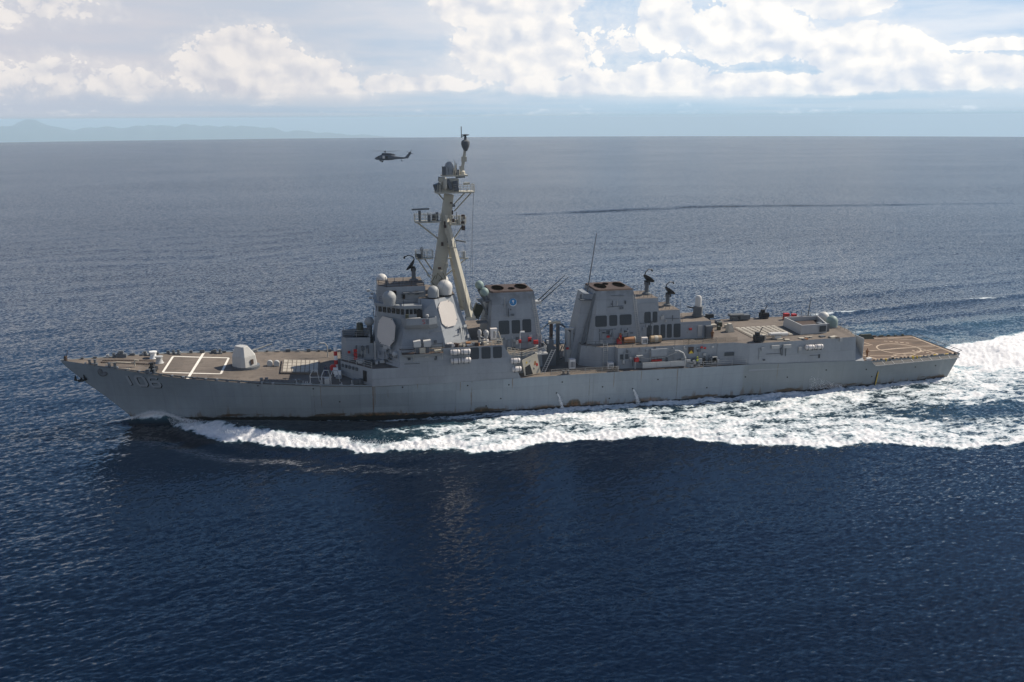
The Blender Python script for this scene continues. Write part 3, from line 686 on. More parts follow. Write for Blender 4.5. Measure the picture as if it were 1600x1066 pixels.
# ------------------------------------------------------------------ mast
def build_mast():
    m = MB()
    m.beam((60.0, 0, 19.4), (62.35, 0, 35.6), 2.35, 1.5, 1.5, 1.0, side=(0, 1, 0))
    M = m.build('mast', 'mast_paint', SHIP)
    for sg in (-1, 1):
        m = MB(); m.beam((65.0, sg * 3.9, 15.6), (61.5, sg * .75, 32.2), 1.05, .95, .75, .7, side=(.72, sg * -.70, 0)); m.build('mast_leg', 'mast_paint', M)
        m = MB(); m.box((65.0, sg * 3.9, 15.5), (1.6, 1.2, .5)); m.build('leg_foot', 'mast_paint', M)
    def platform(s0, s1, w, z, rail=1.25, arms=()):
        m = MB(); m.box(((s0 + s1) / 2, 0, z), (s1 - s0, w, .22)); t = m.build('mast_platform', 'mast_paint', M)
        r = MB(); pts = [(s0, -w / 2), (s1, -w / 2), (s1, w / 2), (s0, w / 2), (s0, -w / 2)]
        for (a, b), (c, d) in zip(pts[:-1], pts[1:]):
            n = max(2, int(math.hypot(c - a, d - b) / .75))
            for i in range(n): r.tube((a + (c - a) * i / n, b + (d - b) * i / n, z), (a + (c - a) * i / n, b + (d - b) * i / n, z + rail), .035, n=5)
            for k in (.45, .85, 1.0): r.tube((a, b, z + rail * k), (c, d, z + rail * k), .03, n=5)
        r.build('railing', 'mast_paint', M)
    platform(56.6, 60.9, 2.2, 31.2); platform(62.2, 64.8, 2.6, 30.7)
    platform(56.6, 59.4, 2.0, 25.2); 
    m = MB(); m.beam((57.0, 0, 31.1), (60.4, 0, 28.3), .28, .28, .28, .28); m.build('strut', 'mast_paint', M)
    for a, b in (((56.9, .6, 25.1), (58.9, .3, 21.9)), ((58.0, .6, 25.1), (59.3, .3, 23.0)), ((64.7, 0, 30.6), (61.9, 0, 26.6)), ((65.0, 0, 24.8), (60.6, 0, 21.4)), ((66.3, 0, 36.0), (63.2, 0, 32.8)), ((60.4, 0, 36.0), (61.7, 0, 34.4)), ((65.6, .8, 36.2), (62.9, .3, 33.6))):
        m = MB(); m.tube(a, b, .12, n=6); m.build('strut', 'mast_paint', M)
    # rotating search radar: a bar on a post
    m = MB(); m.tube((57.45, 0, 31.2), (57.45, 0, 33.0), .22); m.box((57.6, 0, 33.25), (2.9, .35, .25), rz=R(8)); m.build('navigation_radar', 'dark_grey_paint', M)
    m = MB(); m.tube((57.6, 0, 25.3), (57.6, 0, 26.4), .2); m.lathe((57.6, 0, 26.3), [(.15, 0), (.32, .25), (.3, .5), (.12, .75)], 12); m.build('mast_sensor', 'light_grey_paint', M)
    # lower starboard/port arm with small antennas
    m = MB(); m.beam((62.0, 0, 25.0), (65.4, 0, 24.85), .25, .3, .2, .2); m.build('yardarm', 'mast_paint', M)
    m = MB(); m.tube((64.7, 0, 24.9), (64.7, 0, 26.1), .28, n=10); m.build('arm_antenna', 'radome_grey', M)
    r = MB()
    for i in range(6): r.tube((62.3 + i * .5, 0, 25), (62.3 + i * .5, 0, 26.0), .03, n=5)
    r.tube((62.3, 0, 26), (64.8, 0, 26), .03, n=5); r.build('railing', 'mast_paint', M)
    # yardarms across the ship
    for z, L in ((31.0, 6.5), (26.9, 5.0)):
        for sg in (-1, 1):
            m = MB(); m.beam((62.0, sg * .5, z), (62.7, sg * L, z + .5), .35, .3, .14, .14, side=(0, 0, 1)); m.build('yardarm', 'mast_paint', M)
            m = MB()
            for k in (.5, .8, 1.0): m.tube((62 + .7 * k, sg * L * k, z + .5 * k), (62 + .7 * k, sg * L * k, z + .5 * k + 1.1), .05, n=5)
            m.build('whip_antenna', 'dark_grey_paint', M)
    m = MB(); m.tube((63.3, 0, 28.0), (65.0, .2, 27.6), .14); m.build('arm_antenna', 'dark_grey_paint', M)
    for p in ((64.55, -.6, 31.9), (64.6, -.3, 30.0), (64.4, -1.0, 30.9)):
        m = MB(); m.box(p, (.55, .5, .7)); m.build('signal_light', 'rusty_rim', M)
    # head of the mast
    m = MB(); m.prism([(60.1, -1.6), (66.4, -1.4), (66.4, 1.4), (60.1, 1.6)], 35.8, 36.05); m.build('mast_platform', 'mast_paint', M)
    r = MB()
    for i in range(7):
        s = 62.9 + i * .58; r.tube((s, -1.4, 36), (s, -1.4, 37.2), .035, n=5)
    for k in (.5, .9, 1.2): r.tube((62.9, -1.4, 36 + k), (66.4, -1.4, 36 + k), .03, n=5)
    for i in range(4): r.tube((66.4, -1.4 + i * .93, 36), (66.4, -1.4 + i * .93, 37.2), .035, n=5)
    r.tube((66.4, -1.4, 37.2), (66.4, 1.4, 37.2), .03, n=5); r.build('railing', 'mast_paint', M)
    m = MB(); m.box((62.5, 0, 37.0), (2.8, 1.8, 2.2)); m.box((60.6, -.5, 36.6), (.8, .9, 1.3)); m.box((61.2, -1.0, 38.0), (1.1, .7, .8)); m.build('mast_head_house', 'mast_paint', M)
    for p, d in (((60.5, -.3, 36.6), (.9, 1.2, 1.5)), ((62.3, -1.3, 37.2), (.55, .5, 1.7)), ((63.4, -1.1, 37.0), (.8, .6, 1.6)), ((65.2, -.8, 37.3), (1.0, .5, .35)), ((64.2, -.5, 38.5), (1.4, 1.0, .5)), ((61.0, -1.0, 38.1), (.9, .5, .7))):
        m = MB(); m.box(p, d, rz=R(rnd.uniform(-15, 15)), ry=R(rnd.uniform(-20, 10))); m.build('antenna_box', rnd.choice(['dark_grey_paint', 'mast_paint', 'radome_grey']), M)
    m = MB(); m.prism([(61.2, -1.3), (65.4, -1.2), (65.4, 1.2), (61.2, 1.3)], 38.5, 38.75); m.build('mast_platform', 'mast_paint', M)
    m = MB(); m.lathe((62.5, 0, 38.7), [(.85, 0), (.85, .5), (.74, .55), (.74, 1.3), (.62, 1.8), (.36, 2.1), (0.02, 2.2)], 20); m.build('radome', 'radome_grey', M, smooth=True)
    m = MB(); m.tube((61.3, -.6, 38.7), (61.3, -.6, 40.0), .08); m.build('whip_antenna', 'dark_grey_paint', M)
    m = MB(); m.tube((63.4, -.3, 38.7), (63.4, -.3, 41.0), .09, .05); m.build('whip_antenna', 'mast_paint', M)
    m = MB(); m.beam((64.5, 0, 38.7), (65.2, 0, 43.0), .5, .5, .4, .4); m.box((64.95, 0, 41.2), (.8, .8, .8)); m.lathe((64.6, 0, 38.7), [(.5, 0), (.5, .5), (.3, .7)], 12); m.build('topmast', 'mast_paint', M)
    m = MB(); m.lathe((65.25, 0, 42.5), [(.28, 0), (.62, .7), (.72, 1.1), (.68, 1.55), (.42, 1.75), (.25, 1.8), (.2, 2.3), (.1, 2.4), (.62, 2.5), (.66, 2.62), (.1, 2.7)], 20); m.build('beacon_antenna', 'dark_grey_paint', M, smooth=True)
    m = MB(); m.tube((64.6, 0, 44.6), (64.6, 0, 46.4), .07); m.tube((64.6, 0, 44.8), (65.2, 0, 44.9), .06); m.build('whip_antenna', 'dark_grey_paint', M)
    m = MB(); n = 24
    m.lathe((61.6, -1.4, 36.4), [(.1, 0), (.34, .3), (.34, 1.6), (.1, 2.0)], 12); m.build('radome', 'mast_paint', M, smooth=True)
    # ladder up the front leg
    m = MB()
    for i in range(30):
        z = 20.5 + i * .5; s = 60.0 + (z - 19.4) * .145 + 0.2; m.tube((s - .3, -1.18 + (z - 19.4) * .027, z), (s + .3, -1.18 + (z - 19.4) * .027, z), .03, n=4)
    m.build('ladder', 'mast_paint', M)
    # halyards
    m = MB()
    for a, b in (((66.3, -1.2, 36.0), (64.6, -4.4, 16.5)), ((66.3, -.6, 36.0), (65.2, -4.6, 17.2)), ((62.7, -6.4, 31.5), (58.6, -8.5, 19.5)), ((62.7, -4.9, 27.2), (59.2, -8.2, 19.4)), ((64.7, -1.2, 31), (64.2, -4.4, 17))):
        m.tube(a, b, .022, n=4)
    m.build('halyard', 'dark_grey_paint', M)
    # maze of pipes low on the mast
    m = MB()
    for i in range(16):
        s = rnd.uniform(58.8, 61.5); z = rnd.uniform(19.5, 22.5); m.tube((s, -1.25, z), (s + rnd.uniform(-.8, .8), -1.35, z + rnd.uniform(.2, 1.2)), .05, n=5)
    m.build('mast_piping', 'canvas_green', M)
build_mast()
MAST = next(o for o in SHIP.children if o.name == 'mast')
for i in range(34):                                            # small aerials and boxes crowding the mast head and platforms
    lvl = rnd.choice([36.05, 36.05, 36.05, 38.75, 38.75, 31.3, 30.8, 25.3])
    s = {36.05: rnd.uniform(60.2, 66.2), 38.75: rnd.uniform(61.3, 65.3), 31.3: rnd.uniform(58.4, 60.6), 30.8: rnd.uniform(62.6, 64.7), 25.3: rnd.uniform(56.8, 59.2)}[lvl]
    y = rnd.choice([-1, -1, 1]) * rnd.uniform(.5, 1.35); h = rnd.uniform(.35, 1.5)
    m = MB()
    if rnd.random() < .45: m.tube((s, y, lvl), (s + rnd.uniform(-.1, .1), y, lvl + h * 1.3), .07, n=6); m.build('mast_aerial', rnd.choice(['dark_grey_paint', 'mast_paint']), MAST)
    else: m.box((s, y, lvl + h / 2), (rnd.uniform(.25, .8), rnd.uniform(.2, .5), h), rz=R(rnd.uniform(-30, 30))); m.build('mast_box', rnd.choice(['dark_grey_paint', 'mast_paint', 'radome_grey', 'louvre_paint']), MAST)
for i in range(14):
    z = rnd.uniform(22, 34.5); s = 60.0 + (z - 19.4) * .145 + rnd.uniform(-.3, 1.2); y = -1.0 - (34.5 - z) * .035
    m = MB(); m.box((s, y - .1, z), (rnd.uniform(.2, .6), .3, rnd.uniform(.2, .9))); m.build('mast_box', rnd.choice(['dark_grey_paint', 'mast_paint', 'rusty_rim']), MAST)

# ------------------------------------------------------------------ radomes on the ship
def dome(name, p, r, hcyl, mat, base='grey_paint', taper=1.0):
    m = MB(); prof = [(r * taper, 0), (r, hcyl)] + [(r * math.cos(a), hcyl + r * math.sin(a)) for a in [math.pi / 2 * k / 9 for k in range(1, 9)]] + [(.02, hcyl + r)]
    m.lathe(p, prof, 28); o = m.build(name, mat, SHIP, smooth=True)
    b = MB(); b.lathe((p[0], p[1], p[2] - .25), [(r * taper * 1.02, 0), (r * taper * 1.05, .24)], 24); b.build('dome_base', base, o)
    return o
def ball(name, p, r, mat, post=None):
    m = MB(); prof = [(max(r * math.sin(a), .02), -r * math.cos(a)) for a in [math.pi * k / 14 for k in range(15)]]
    m.lathe(p, prof, 24); o = m.build(name, mat, SHIP, smooth=True)
    if post: b = MB(); b.tube(post, (p[0], p[1], p[2] - r * .9), r * .45, r * .6, 12); b.build('dome_base', 'dark_grey_paint', o)
    return o
dome('radome', (51.6, -6.3, 18.95), 1.12, 1.0, 'radome_grey', taper=.82)
dome('radome', (58.75, -5.6, 19.65), .90, .95, 'radome_grey', 'black_paint', taper=1.0)
dome('radome', (60.85, -4.0, 19.7), 1.25, 1.15, 'radome_white', 'black_paint', taper=.86)
dome('radome', (61.1, 1.6, 20.3), 1.05, .7, 'radome_white', taper=.86)
dome('radome', (51.0, 3.0, 21.3), .9, .1, 'radome_white')
ball('radome', (48.45, -1.2, 15.1), .80, 'radome_grey', (48.5, -1.2, 12.0))
ball('radome', (66.9, -1.9, 20.6), .74, 'radome_green', (67.5, -1.9, 18.6))
ball('radome', (67.6, -2.6, 19.5), .76, 'radome_green', (68.2, -2.6, 17.8))
m = MB(); m.box((67.5, -2.2, 18.1), (2.0, 2.4, .2)); m.beam((67.0, -2.2, 18.0), (68.2, -2.2, 15.5), .25, 1.6, .25, 1.6); m.build('dome_platform', 'dark_grey_paint', F1)
dome('radome', (133.3, 2.9, 10.1), 1.05, .75, 'radome_white', taper=.92)
dome('radome', (132.7, -1.1, 10.1), 1.05, .9, 'radome_green', taper=1.0)

# ------------------------------------------------------------------ fire control radars (dish on a pedestal)
def illuminator(p, az, tilt, k=1.0):
    root_m = MB(); p = Vector(p)
    root_m.lathe(p, [(.85 * k, 0), (.75 * k, .25), (.38 * k, .35), (.36 * k, 1.7 * k), (.5 * k, 1.75 * k), (.5 * k, 2.2 * k), (.2, 2.3 * k)], 16)
    o = root_m.build('tracking_radar', 'dark_grey_paint', SHIP, smooth=True)
    c = p + Vector((0, 0, 2.35 * k)); Mt = Matrix.Translation(c) @ Matrix.Rotation(az, 4, 'Z') @ Matrix.Rotation(-tilt, 4, 'Y')
    d = MB(); V = []; F = []; n = 24; rings = [(0.02, .02), (.35, .06), (.7, .16), (1.0, .32), (1.18, .46)]
    for r, h in rings:
        for i in range(n): t = 2 * math.pi * i / n; V.append(Mt @ Vector((.3 + h * k, r * k * math.cos(t), r * k * math.sin(t))))
    for r, h in reversed(rings):
        for i in range(n): t = 2 * math.pi * i / n; V.append(Mt @ Vector((.2 + h * k, r * k * math.cos(t), r * k * math.sin(t))))
    for a in range(len(rings) * 2 - 1):
        for i in range(n): j = (i + 1) % n; F.append((a * n + i, a * n + j, (a + 1) * n + j, (a + 1) * n + i))
    d.add(V, F); d.build('dish', 'black_paint', o, smooth=True)
    f = MB(); pts = [Mt @ Vector(v) for v in ((.65 * k, 0, 1.15 * k), (1.1 * k, 0, 1.45 * k), (1.9 * k, 0, 1.25 * k), (2.3 * k, 0, .6 * k))]
    f.path(pts, .09 * k); f.tube(Mt @ Vector((2.35 * k, 0, .65 * k)), Mt @ Vector((2.2 * k, 0, .25 * k)), .16 * k); f.build('feed_arm', 'black_paint', o)
    m = MB(); m.box(Mt @ Vector((-.1, 0, -.2)), (.7 * k, .9 * k, .8 * k), rz=az); m.build('radar_drive', 'black_paint', o)
illuminator((56.2, 0.6, 21.35), R(172), R(38), .95)
illuminator((97.0, 0, 17.4), R(20), R(50), .95)
illuminator((101.0, 0, 15.15), R(12), R(50), .92)
for s, z, l, w in ((96.6, 17.4, 3.6, 5.6), (100.6, 15.15, 3.4, 5.8)):
    for sy in (-1, 1):
        m = MB()
        for i in range(6): m.tube((s - l / 2 + l * i / 5, sy * w / 2, z), (s - l / 2 + l * i / 5, sy * w / 2, z + 1.1), .03, n=4)
        for k in (.5, 1.1): m.tube((s - l / 2, sy * w / 2, z + k), (s + l / 2, sy * w / 2, z + k), .025, n=4)
        m.build('railing', 'dark_grey_paint', SHIP)

# ------------------------------------------------------------------ close-in guns
def ciws(p, az, domemat, bodymat):
    p = Vector(p); m = MB()
    m.lathe(p, [(1.0, 0), (1.0, .35), (.7, .45)], 16); m.box(p + Vector((0, 0, 1.1)), (1.5, 1.7, 1.5), rz=az); o = m.build('close_in_gun', bodymat, SHIP)
    d = MB(); d.lathe(p + Vector((0, 0, 1.75)), [(.55, 0), (.55, 1.5), (.5, 1.75), (.36, 1.98), (.02, 2.08)], 18); d.build('gun_radome', domemat, o, smooth=True)
    g = MB(); q = p + Vector((0, 0, 1.35)); dv = Vector((math.cos(az), math.sin(az), .12)); g.tube(q, q + dv * 2.0, .14, .10); g.build('gun_barrels', 'black_paint', o)
    return o
m = MB(); p = Vector((46.8, 0, 12.05))
m.lathe(p, [(1.2, 0), (1.2, .5), (.6, .6)], 16); m.box(p + Vector((0, 0, .9)), (1.6, 1.6, .8)); o = m.build('close_in_gun', 'black_paint', SHIP)
d = MB(); d.lathe(p + Vector((.1, 0, .9)), [(.62, 0), (.55, 1.4), (.5, 1.7), (.3, 1.78)], 16); d.build('gun_radome', 'canvas_green', o, smooth=True)
ciws((106.9, 0.2, 12.9), R(150), 'radome_white', 'dark_grey_paint')

# ------------------------------------------------------------------ main gun
def main_gun():
    c = Vector((28.2, 0.1, zd(28.2) - .02)); az = math.atan2(.70, .71)
    Mt = Matrix.Translation(c) @ Matrix.Rotation(az, 4, 'Z') @ Matrix.Scale(.90, 4)
    b = MB(); b.lathe(c, [(2.15, -.3), (2.15, .22), (1.9, .35)], 28); ring = b.build('gun_mount', 'dark_grey_paint', SHIP)
    lo = [(1.75, -.9), (1.75, .9), (.9, 1.85), (-1.7, 1.85), (-2.2, 1.2), (-2.2, -1.2), (-1.7, -1.85), (.9, -1.85)]
    hi = [(.05, -.55), (.05, .55), (-.25, 1.05), (-1.3, 1.15), (-1.6, .8), (-1.6, -.8), (-1.3, -1.15), (-.25, -1.05)]
    mid = [(1.5, -.8), (1.5, .8), (.75, 1.7), (-1.65, 1.7), (-2.1, 1.1), (-2.1, -1.1), (-1.65, -1.7), (.75, -1.7)]
    m = MB(); m.loft([Mt @ Vector((x, y, .34)) for x, y in lo], [Mt @ Vector((x, y, 2.2)) for x, y in mid])
    m.loft([Mt @ Vector((x, y, 2.2)) for x, y in mid], [Mt @ Vector((x * .95, y, 4.05)) for x, y in hi]); gs = m.build('gun_shield', 'gun_paint', ring)
    bv = gs.modifiers.new('bevel', 'BEVEL'); bv.width = .05; bv.segments = 2; bv.limit_method = 'ANGLE'; bv.angle_limit = R(25)
    m = MB(); m.loft([Mt @ Vector((x, y, z)) for x, y, z in ((1.62, -.32, 1.7), (1.62, .32, 1.7), (.25, .32, 4.0), (.25, -.32, 4.0))], [Mt @ Vector((x, y, z)) for x, y, z in ((1.70, -.32, 1.75), (1.70, .32, 1.75), (.32, .32, 4.02), (.32, -.32, 4.02))]); m.build('gun_slot', 'black_paint', ring)
    m = MB(); m.tube(Mt @ Vector((1.0, 0, 2.6)), Mt @ Vector((2.4, 0, 2.68)), .24, .2, 12); m.tube(Mt @ Vector((2.4, 0, 2.68)), Mt @ Vector((6.2, 0, 3.0)), .14, .11, 12); m.build('gun_barrel', 'dark_grey_paint', ring)
    m = MB(); q = Mt @ Vector((-.2, -1.9, 1.2)); m.box(q, (.5, .15, .8), rz=az); m.build('gun_hatch', 'rusty_rim', ring)
main_gun()

# ------------------------------------------------------------------ vertical launch cells
def vls(s0, s1, y0, y1, z, ns, ny, mat, hatch, gap=.10, zf=None):
    zf = zf or (lambda s, y: z)
    m = MB(); P = [(s0, y0), (s1, y0), (s1, y1), (s0, y1)]
    m.loft([(x, y, zf(x, y) - .5) for x, y in P], [(x, y, zf(x, y)) for x, y in P]); b = m.build('missile_launcher', mat, SHIP)
    ds = (s1 - s0 - .5) / ns; dy = (y1 - y0 - .5) / ny
    for i in range(ns):
        for j in range(ny):
            a0 = s0 + .25 + i * ds + gap; a1 = a0 + ds - 2 * gap; b0 = y0 + .25 + j * dy + gap; b1 = b0 + dy - 2 * gap
            h = MB(); Q = [(a0, b0), (a1, b0), (a1, b1), (a0, b1)]
            h.loft([(x, y, zf(x, y) - .02) for x, y in Q], [(x, y, zf(x, y) + .07) for x, y in Q]); h.build('missile_hatch', hatch, b)
    return b
vls(33.8, 40.0, -3.5, 3.2, 0, 8, 4, 'deck_coat', 'hatch_coat', .06, zf=lambda s, y: zd(s, y) + .30)
vls(114.6, 123.2, -5.7, 2.1, 9.96, 8, 8, 'deck_coat', 'hatch_coat', .13)
# open-topped house beside the after cells
m = MB(); o4 = [(124.2, -5.4), (129.4, -5.1), (131.4, 1.6), (124.5, 1.8)]; o4t = [(124.35, -5.3), (129.5, -5.0), (131.3, 1.5), (124.6, 1.7)]
for i in range(4):
    a, b = Vector(o4[i]), Vector(o4[(i + 1) % 4]); at, bt = Vector(o4t[i]), Vector(o4t[(i + 1) % 4])
    C = Vector((127.4, -1.8)); ia = at + (C - at).normalized() * .3; ib = bt + (C - bt).normalized() * .3
    m.loft([(a.x, a.y, 9.85), (b.x, b.y, 9.85), (ib.x, ib.y, 9.85), (ia.x, ia.y, 9.85)], [(at.x, at.y, 11.55), (bt.x, bt.y, 11.55), (ib.x, ib.y, 11.55), (ia.x, ia.y, 11.55)])
PEN = m.build('roof_bulwark', 'light_grey_paint', SHIP)
m = MB(); m.prism([(124.7, -5.0), (129.2, -4.8), (130.9, 1.3), (124.8, 1.4)], 9.9, 10.75); m.build('roof_bulwark_floor', 'rusty_rim', PEN)
m = MB(); m.box((128.5, -5.32, 10.75), (1.2, .12, 1.1), rz=R(3)); m.build('door', 'louvre_paint', PEN)
m = MB(); m.box((129.6, -3.3, 10.6), (1.6, 2.0, 1.4)); m.build('roof_locker', 'dark_grey_paint', PEN)

# ------------------------------------------------------------------ deck markings
def mark_line(mb, a, b, w, zf, mi=0):
    w *= 1.2 if a[0] > 130 else 1.0
    a = Vector(a); b = Vector(b); d = (b - a).normalized(); n = Vector((-d.y, d.x)) * w / 2
    K = max(1, int((b - a).length / 1.5))
    for i in range(K):
        p = a + (b - a) * i / K; q = a + (b - a) * (i + 1) / K
        mb.add([(v.x, v.y, zf(v.x, v.y) + .012) for v in (p + n, p - n, q - n, q + n)], [(0, 1, 2, 3)], mi)
MD = next(o for o in SHIP.children if o.name == 'main_deck')
m = MB(); bx = [(15.9, -4.1), (24.6, -4.0), (25.0, 4.2), (16.2, 4.0)]
for i in range(4): mark_line(m, bx[i], bx[(i + 1) % 4], .34, zd)
m.build('deck_marking', 'marking_white', MD)
m = MB(); mark_line(m, (19.95, -6.7), (20.75, 6.7), .40, lambda a, b: zd(a, b) + .004); m.build('deck_marking', 'marking_white', MD)
m = MB(); zf = lambda s, y: zc(s)
for a, b, w in (((154.6, -6.9), (155.0, 6.3), .28), ((138.0, -7.7), (154.6, -6.75), .24), ((155.0, 6.2), (144.5, 6.4), .24), ((144.5, 6.4), (142.5, 4.6), .22), ((142.5, 4.6), (137.2, 4.4), .22),
                ((136.9, -2.2), (138.3, -7.6), .26), ((137.2, -2.2), (155, -1.2), .22), ((141.6, -1.9), (154.8, -.4), .14), ((142.8, 4.5), (143.4, 1.8), .2), ((143.0, -5.4), (154.4, -3.2), .16), ((149.5, 6.1), (154.9, 3.0), .2), ((138.4, -5.2), (146.0, -7.0), .18), ((137.2, 1.4), (143.0, 1.8), .2), ((150.6, -1.6), (151.4, -6.8), .2)): m = MB(); mark_line(m, a, b, w, zf); m.build('deck_marking', 'marking_cream', FD)
m = MB()
for i in range(44):
    t0, t1 = 2 * math.pi * i / 44, 2 * math.pi * (i + 1) / 44
    mark_line(m, (146.6 + 3.9 * math.cos(t0), -1.7 + 3.7 * math.sin(t0)), (146.6 + 3.9 * math.cos(t1), -1.7 + 3.7 * math.sin(t1)), .24, lambda a, b: zc(a) + .004)
m.build('deck_marking', 'marking_cream', FD)
DS = [((148.3 + i * .55, -3.3 - i * .62), (148.6 + i * .55, -3.65 - i * .62), .35) for i in range(7)] + [((147.4 + i * .8, 4.2 - i * .55), (147.9 + i * .8, 3.85 - i * .55), .3) for i in range(5)] + [((141.8 + i * .95, -6.7 + (i % 2) * .5), (142.3 + i * .95, -6.6 + (i % 2) * .5), .4) for i in range(6)]
for a, b, w in DS: m = MB(); mark_line(m, a, b, w, lambda a, b: zc(a) + .008); m.build('deck_marking', 'marking_cream', FD)
m = MB(); mark_line(m, (136.0, 2.6), (139.5, 2.4), 1.2, lambda a, b: zc(a) + .003); m.build('deck_marking', 'yellow_paint', FD)
# safety nets folded out around the flight deck
def nets(sg):
    for i in range(9):
        s0 = 136.6 + i * 2.02; s1 = s0 + 1.96; h0, h1 = hbd(s0), hbd(s1); k = 1.15 - .05 * i
        P = [(s0, sg * h0, 5.02), (s1, sg * h1, 5.02), (s1, sg * (h1 + k), 4.62), (s0, sg * (h0 + k), 4.62)]
        m = MB(); m.add(P, [(0, 1, 2, 3)]); n = m.build('safety_net', 'net_mesh', SHIP)
        f = MB(); f.path([P[0], P[3], P[2], P[1]], .05, 5); f.build('net_frame', 'light_grey_paint', n)
nets(-1); nets(1)
m = MB()
for i in range(7): m.tube((155.4, -6.5 + i * 2.15, 5.1), (156.3, -6.5 + i * 2.15, 5.5), .05, n=5)
m.tube((156.3, -6.5, 5.5), (156.3, 6.4, 5.5), .05, n=5); m.build('net_frame', 'dark_grey_paint', SHIP)

# ------------------------------------------------------------------ deck fittings
def bollard(s, y, k=1.0, mat='dark_grey_paint'):
    m = MB(); z = zd(s, y)
    for d in (-.4, .4): m.lathe((s + d * k, y, z), [(.22 * k, 0), (.2 * k, .6 * k), (.28 * k, .65 * k), (.28 * k, .75 * k)], 10)
    m.box((s, y, z + .04), (1.5 * k, .6 * k, .08)); m.build('bollard', mat, SHIP)
for s, y in ((5.0, -1.2), (7.8, 2.4), (16.5, 5.2), (14.4, -4.9), (12.3, 3.9), (31.5, -7.6), (36.5, -8.1), (23, 6.4), (80, -9.4), (88.5, -9.3), (8.2, -2.6), (27, 7.2)): bollard(s, y)
def capstan(s, y, mat):
    m = MB(); m.lathe((s, y, zd(s, y)), [(.7, 0), (.6, .15), (.45, .5), (.5, .9), (.62, 1.0), (.62, 1.15), (.2, 1.2)], 16); m.build('capstan', mat, SHIP, smooth=True)
capstan(13.4, 2.6, 'white_paint'); capstan(14.7, .3, 'light_grey_paint')
for y0 in (-.8, 1.0):                                          # anchor chains along the forecastle
    m = MB()
    for i in range(24):
        s = 6.2 + i * .32; m.box((s, y0 * (0.6 + i * .02), zd(s, 0) + .09), (.3, .16, .12), rz=R(rnd.uniform(-25, 25)))
    m.build('anchor_chain', 'rusty_rim', SHIP)
m = MB(); s, y = 14.3, -3.7; z = zd(s, y)                      # winch by the port edge
m.tube((s, y - .6, z + .55), (s, y + .6, z + .55), .45, n=14); m.box((s + .2, y, z + .3), (1.1, 1.6, .5)); m.box((s, y, z + 1.1), (.5, .5, .5)); m.build('deck_winch', 'black_paint', SHIP)
m = MB(); s = 9.0
m.path([(7.2, -2.4, zd(7, -2.4) + .5), (9.0, -2.6, zd(9) + .7), (11.4, -2.2, zd(11) + .5)], .09); m.path([(11.5, -2.2, zd(11)), (11.5, -2.2, zd(11) + 1.0), (12.1, -2.2, zd(12) + 1.0)], .12); m.build('deck_pipe', 'sand_paint', SHIP)
m = MB(); m.lathe((.8, 0, zd(.8)), [(.28, 0), (.24, .7), (.1, .8)], 10); m.tube((.9, 0, zd(.9)), (1.2, 0, zd(1) + 1.7), .05); m.build('bow_chock', 'rusty_rim', SHIP)
m = MB(); m.box((8.5, 2.6, zd(8.5) + .35), (1.6, .8, .7)); m.box((8.5, 2.6, zd(8.5) + .95), (.7, .6, .5)); m.build('deck_locker', 'dark_grey_paint', SHIP)
for s, y in ((31.9, .6), (33.0, .6)):                          # round vents between gun and cells
    m = MB(); z = zd(s, y); m.tube((s, y - .35, z + .5), (s, y + .35, z + .5), .45, n=14); m.box((s, y, z + .2), (.8, .6, .4)); m.build('deck_vent', 'light_grey_paint', SHIP)
m = MB()                                                       # folded frame by the cells on the port edge
for s in (38.6, 40.4, 41.8): m.path([(s, -8.6, zd(s, -8.6)), (s, -8.4, zd(s, -8) + 1.5), (s + .4, -7.8, zd(s, -8) + 2.2), (s + 1.1, -7.4, zd(s, -8) + 2.0), (s + 1.4, -7.2, zd(s, -7))], .07)
m.tube((38.6, -8.5, zd(39, -8) + 1.3), (42, -8.5, zd(42, -8) + 1.3), .06); m.box((41.2, -8.0, zd(41, -8) + .5), (.8, .7, 1.0)); m.build('accommodation_frame', 'light_grey_paint', SHIP)
for i in range(9):
    m = MB(); s = 34 + rnd.uniform(0, 12); y = -hbd(s) + .6; z = zd(s, y); m.tube((s, y, z), (s + rnd.uniform(-.2, .2), y, z + rnd.uniform(.4, 1.0)), .06, n=5)
    m.box((s, y, z + .12), (.5, .3, .24)); m.build('edge_fitting', 'light_grey_paint', SHIP)
for i in range(26):                                            # small fittings along both edges of the forecastle
    m = MB(); s = 3 + i * 1.75; y = hbd(s) - .35; z = zd(s, y); m.box((s, y, z + .2), (rnd.uniform(.3, .8), .3, rnd.uniform(.2, .7))); m.build('edge_fitting', rnd.choice(['dark_grey_paint', 'dark_grey_paint', 'light_grey_paint']), SHIP)
for i in range(18):
    m = MB(); s = 4 + i * 1.7; y = -hbd(s) + .3; z = zd(s, y); m.box((s, y, z + .14), (rnd.uniform(.2, .5), .25, rnd.uniform(.15, .4))); m.build('edge_fitting', rnd.choice(['grey_paint', 'dark_grey_paint', 'sand_paint']), SHIP)
